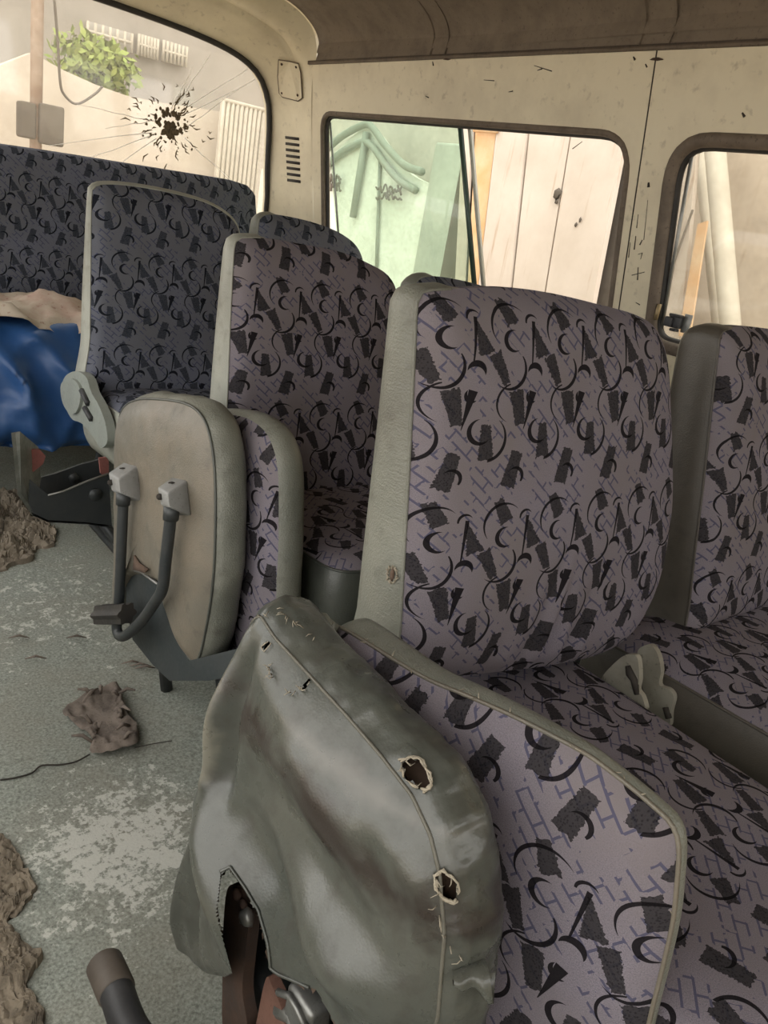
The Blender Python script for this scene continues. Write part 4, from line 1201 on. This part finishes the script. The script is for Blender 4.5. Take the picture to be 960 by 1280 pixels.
A, B, C_, D_ = at(846, 178, X=3.4), at(872, 172, X=3.4), at(850, 420, X=3.4), at(815, 420, X=3.4)
g.poly_prism([A, B, B+(C_-B)*1.8, A+(D_-A)*1.8], (.03, 0, 0)); g.build('face', PLANK, bd, smooth=False)
g = MB(); A, B, C_, D_ = at(872, 280, X=3.385), at(884, 276, X=3.385), at(862, 420, X=3.385), at(848, 420, X=3.385); g.poly_prism([A, B, C_, D_], (.012, 0, 0)); g.build('rust_streak', RUSTB, bd, smooth=False)
g = MB(); g.tube([at(866,262,X=3.38), at(842,330,X=3.38), at(832,372,X=3.38)], .006, 6); g.build('wire', DARKO, bd)

# street behind the rear window
bl_ = thing('house', (3, 10.5, -.55), 'pale plastered house with barred windows across the street behind the rear window', 'house')
YB = 10.5
def rr(px, py, Y=YB): return at(px, py, Y=Y)
def quad(mb, x0, y0, x1, y1, Y, th=.12, sk=.17):
    """rectangle in the wall plane Y through two opposite photo corners"""
    a, b = rr(x0, y0, Y), rr(x1, y1, Y); mb.poly_prism([(a.x, Y, a.z), (b.x, Y, a.z), (b.x, Y, b.z), (a.x, Y, b.z)], (0, th, 0))
g = MB(); g.poly_prism([(-1, YB, -.55), (9, YB, -.55), (9, YB, 6), (-1, YB, 6)], (0, .3, 0)); g.build('facade', mat_out('grey_facade', (.33, .30, .26), (.26, .235, .20), 1.2), bl_, smooth=False)
for x0, y0, x1, y1 in ((110,26,164,66), (174,42,196,75), (205,50,232,84)):
    g = MB(); quad(g, x0, y0, x1, y1, YB-.08, .06); w = g.build('window', mat_out('grey_pane', (.42, .40, .36), (.5, .47, .42), 3), bl_, smooth=False)
    g = MB(); a, b = rr(x0, y0, YB-.12), rr(x1, y1, YB-.12)
    for k in range(7): x = a.x+(b.x-a.x)*k/6; g.tube([(x, YB-.12, a.z), (x, YB-.12, b.z)], .018, 5)
    g.tube([(a.x, YB-.12, (a.z+b.z)/2), (b.x, YB-.12, (a.z+b.z)/2)], .018, 5)
    g.build('window_bars', WHITEP, w)
yw = 9.0
g = MB()
tp_ = [rr(x, y, yw) for x, y in ((-60,105),(40,66),(80,88),(120,106),(160,120),(200,128),(345,150))]
g.poly_prism([(tp_[0].x, yw, -.55)]+tp_+[(tp_[-1].x, yw, -.55)], (0, .2, 0))
tag(g.build('garden_wall', PLASTER, smooth=False), 'beige garden wall with a sloping top under the bush, across the street', 'wall')
bs = thing('bush', rr(120, 95, 9.6), 'green bush growing over the top of the garden wall', 'bush')
g = MB(); rnd = random.Random(4)
cpt = [rr(x, y, 9.5) for x, y in ((92,72),(108,64),(125,76),(142,84),(152,92),(115,84),(100,82),(135,92))]
for k in range(900):
    c = rnd.choice(cpt); d = V((rnd.gauss(0, 1), rnd.gauss(0, 1), rnd.gauss(0, 1))).normalized()*rnd.uniform(.1, .26); p = c+d
    a = V((rnd.uniform(-1, 1), rnd.uniform(-1, 1), rnd.uniform(-1, 1))).normalized(); b = a.cross(d).normalized()
    s = rnd.uniform(.04, .08); g.add([p-a*s, p+b*s*.45, p+a*s, p-b*s*.45], [(0, 1, 2, 3)])
g.build('foliage', LEAF, bs, smooth=False)
g = MB()
for c in cpt[::2]: g.tube([c, V((c.x*.5+cpt[5].x*.5, 9.55, cpt[5].z-.5)), V((cpt[5].x, 9.55, -.5))], [.02, .03, .05], 6)
g.build('stem', POLEM, bs)
pl = thing('utility_pole', rr(45, 150, 8.4), 'rusty utility pole with a meter box at its foot, far left behind the rear window', 'pole')
a, b = rr(47, -40, 8.4), rr(45, 180, 8.4); g = MB(); g.tube([(a.x, 8.4, 4.2), (b.x, 8.4, -.55)], .055, 12); g.build('shaft', POLEM, pl)
g = MB(); q = rr(64, 160, 8.4); g.box((q.x-.02, 8.4, q.z+.02), (.22, .2, .34), bev=.02); q = rr(32, 150, 8.4); g.box((q.x, 8.38, q.z), (.14, .16, .3), bev=.02); g.build('meter_box', DARKO, pl)
g = MB(); g.tube(crom([rr(x, y, 8.5) for x, y in ((68,0),(72,50),(75,100),(80,118),(96,130),(118,118),(128,108))], 30), .012, 6)
tag(g.build('hanging_cable', DARKO), 'thin dark cable looping down from the utility pole', 'cable')
sg = thing('street_gate', rr(300, 170, 8.6), 'white vertical-bar gate at the right end of the garden wall', 'gate')
g = MB(); a, b = rr(280, 125, 8.7), rr(330, 240, 8.7)
for k in range(12): x = a.x+(b.x-a.x)*k/11; g.tube([(x, 8.7, a.z), (x, 8.7, -.5)], .022, 6)
for z in (a.z, .9, .1): g.tube([(a.x, 8.7, z), (b.x, 8.7, z)], .025, 6)
g.build('bars', WHITEP, sg)
g = MB(); g.poly_prism([(a.x, 8.75, a.z), (b.x, 8.75, a.z), (b.x, 8.75, -.5), (a.x, 8.75, -.5)], (0, .03, 0)); g.build('sheet', PLASTER2, sg, smooth=False)
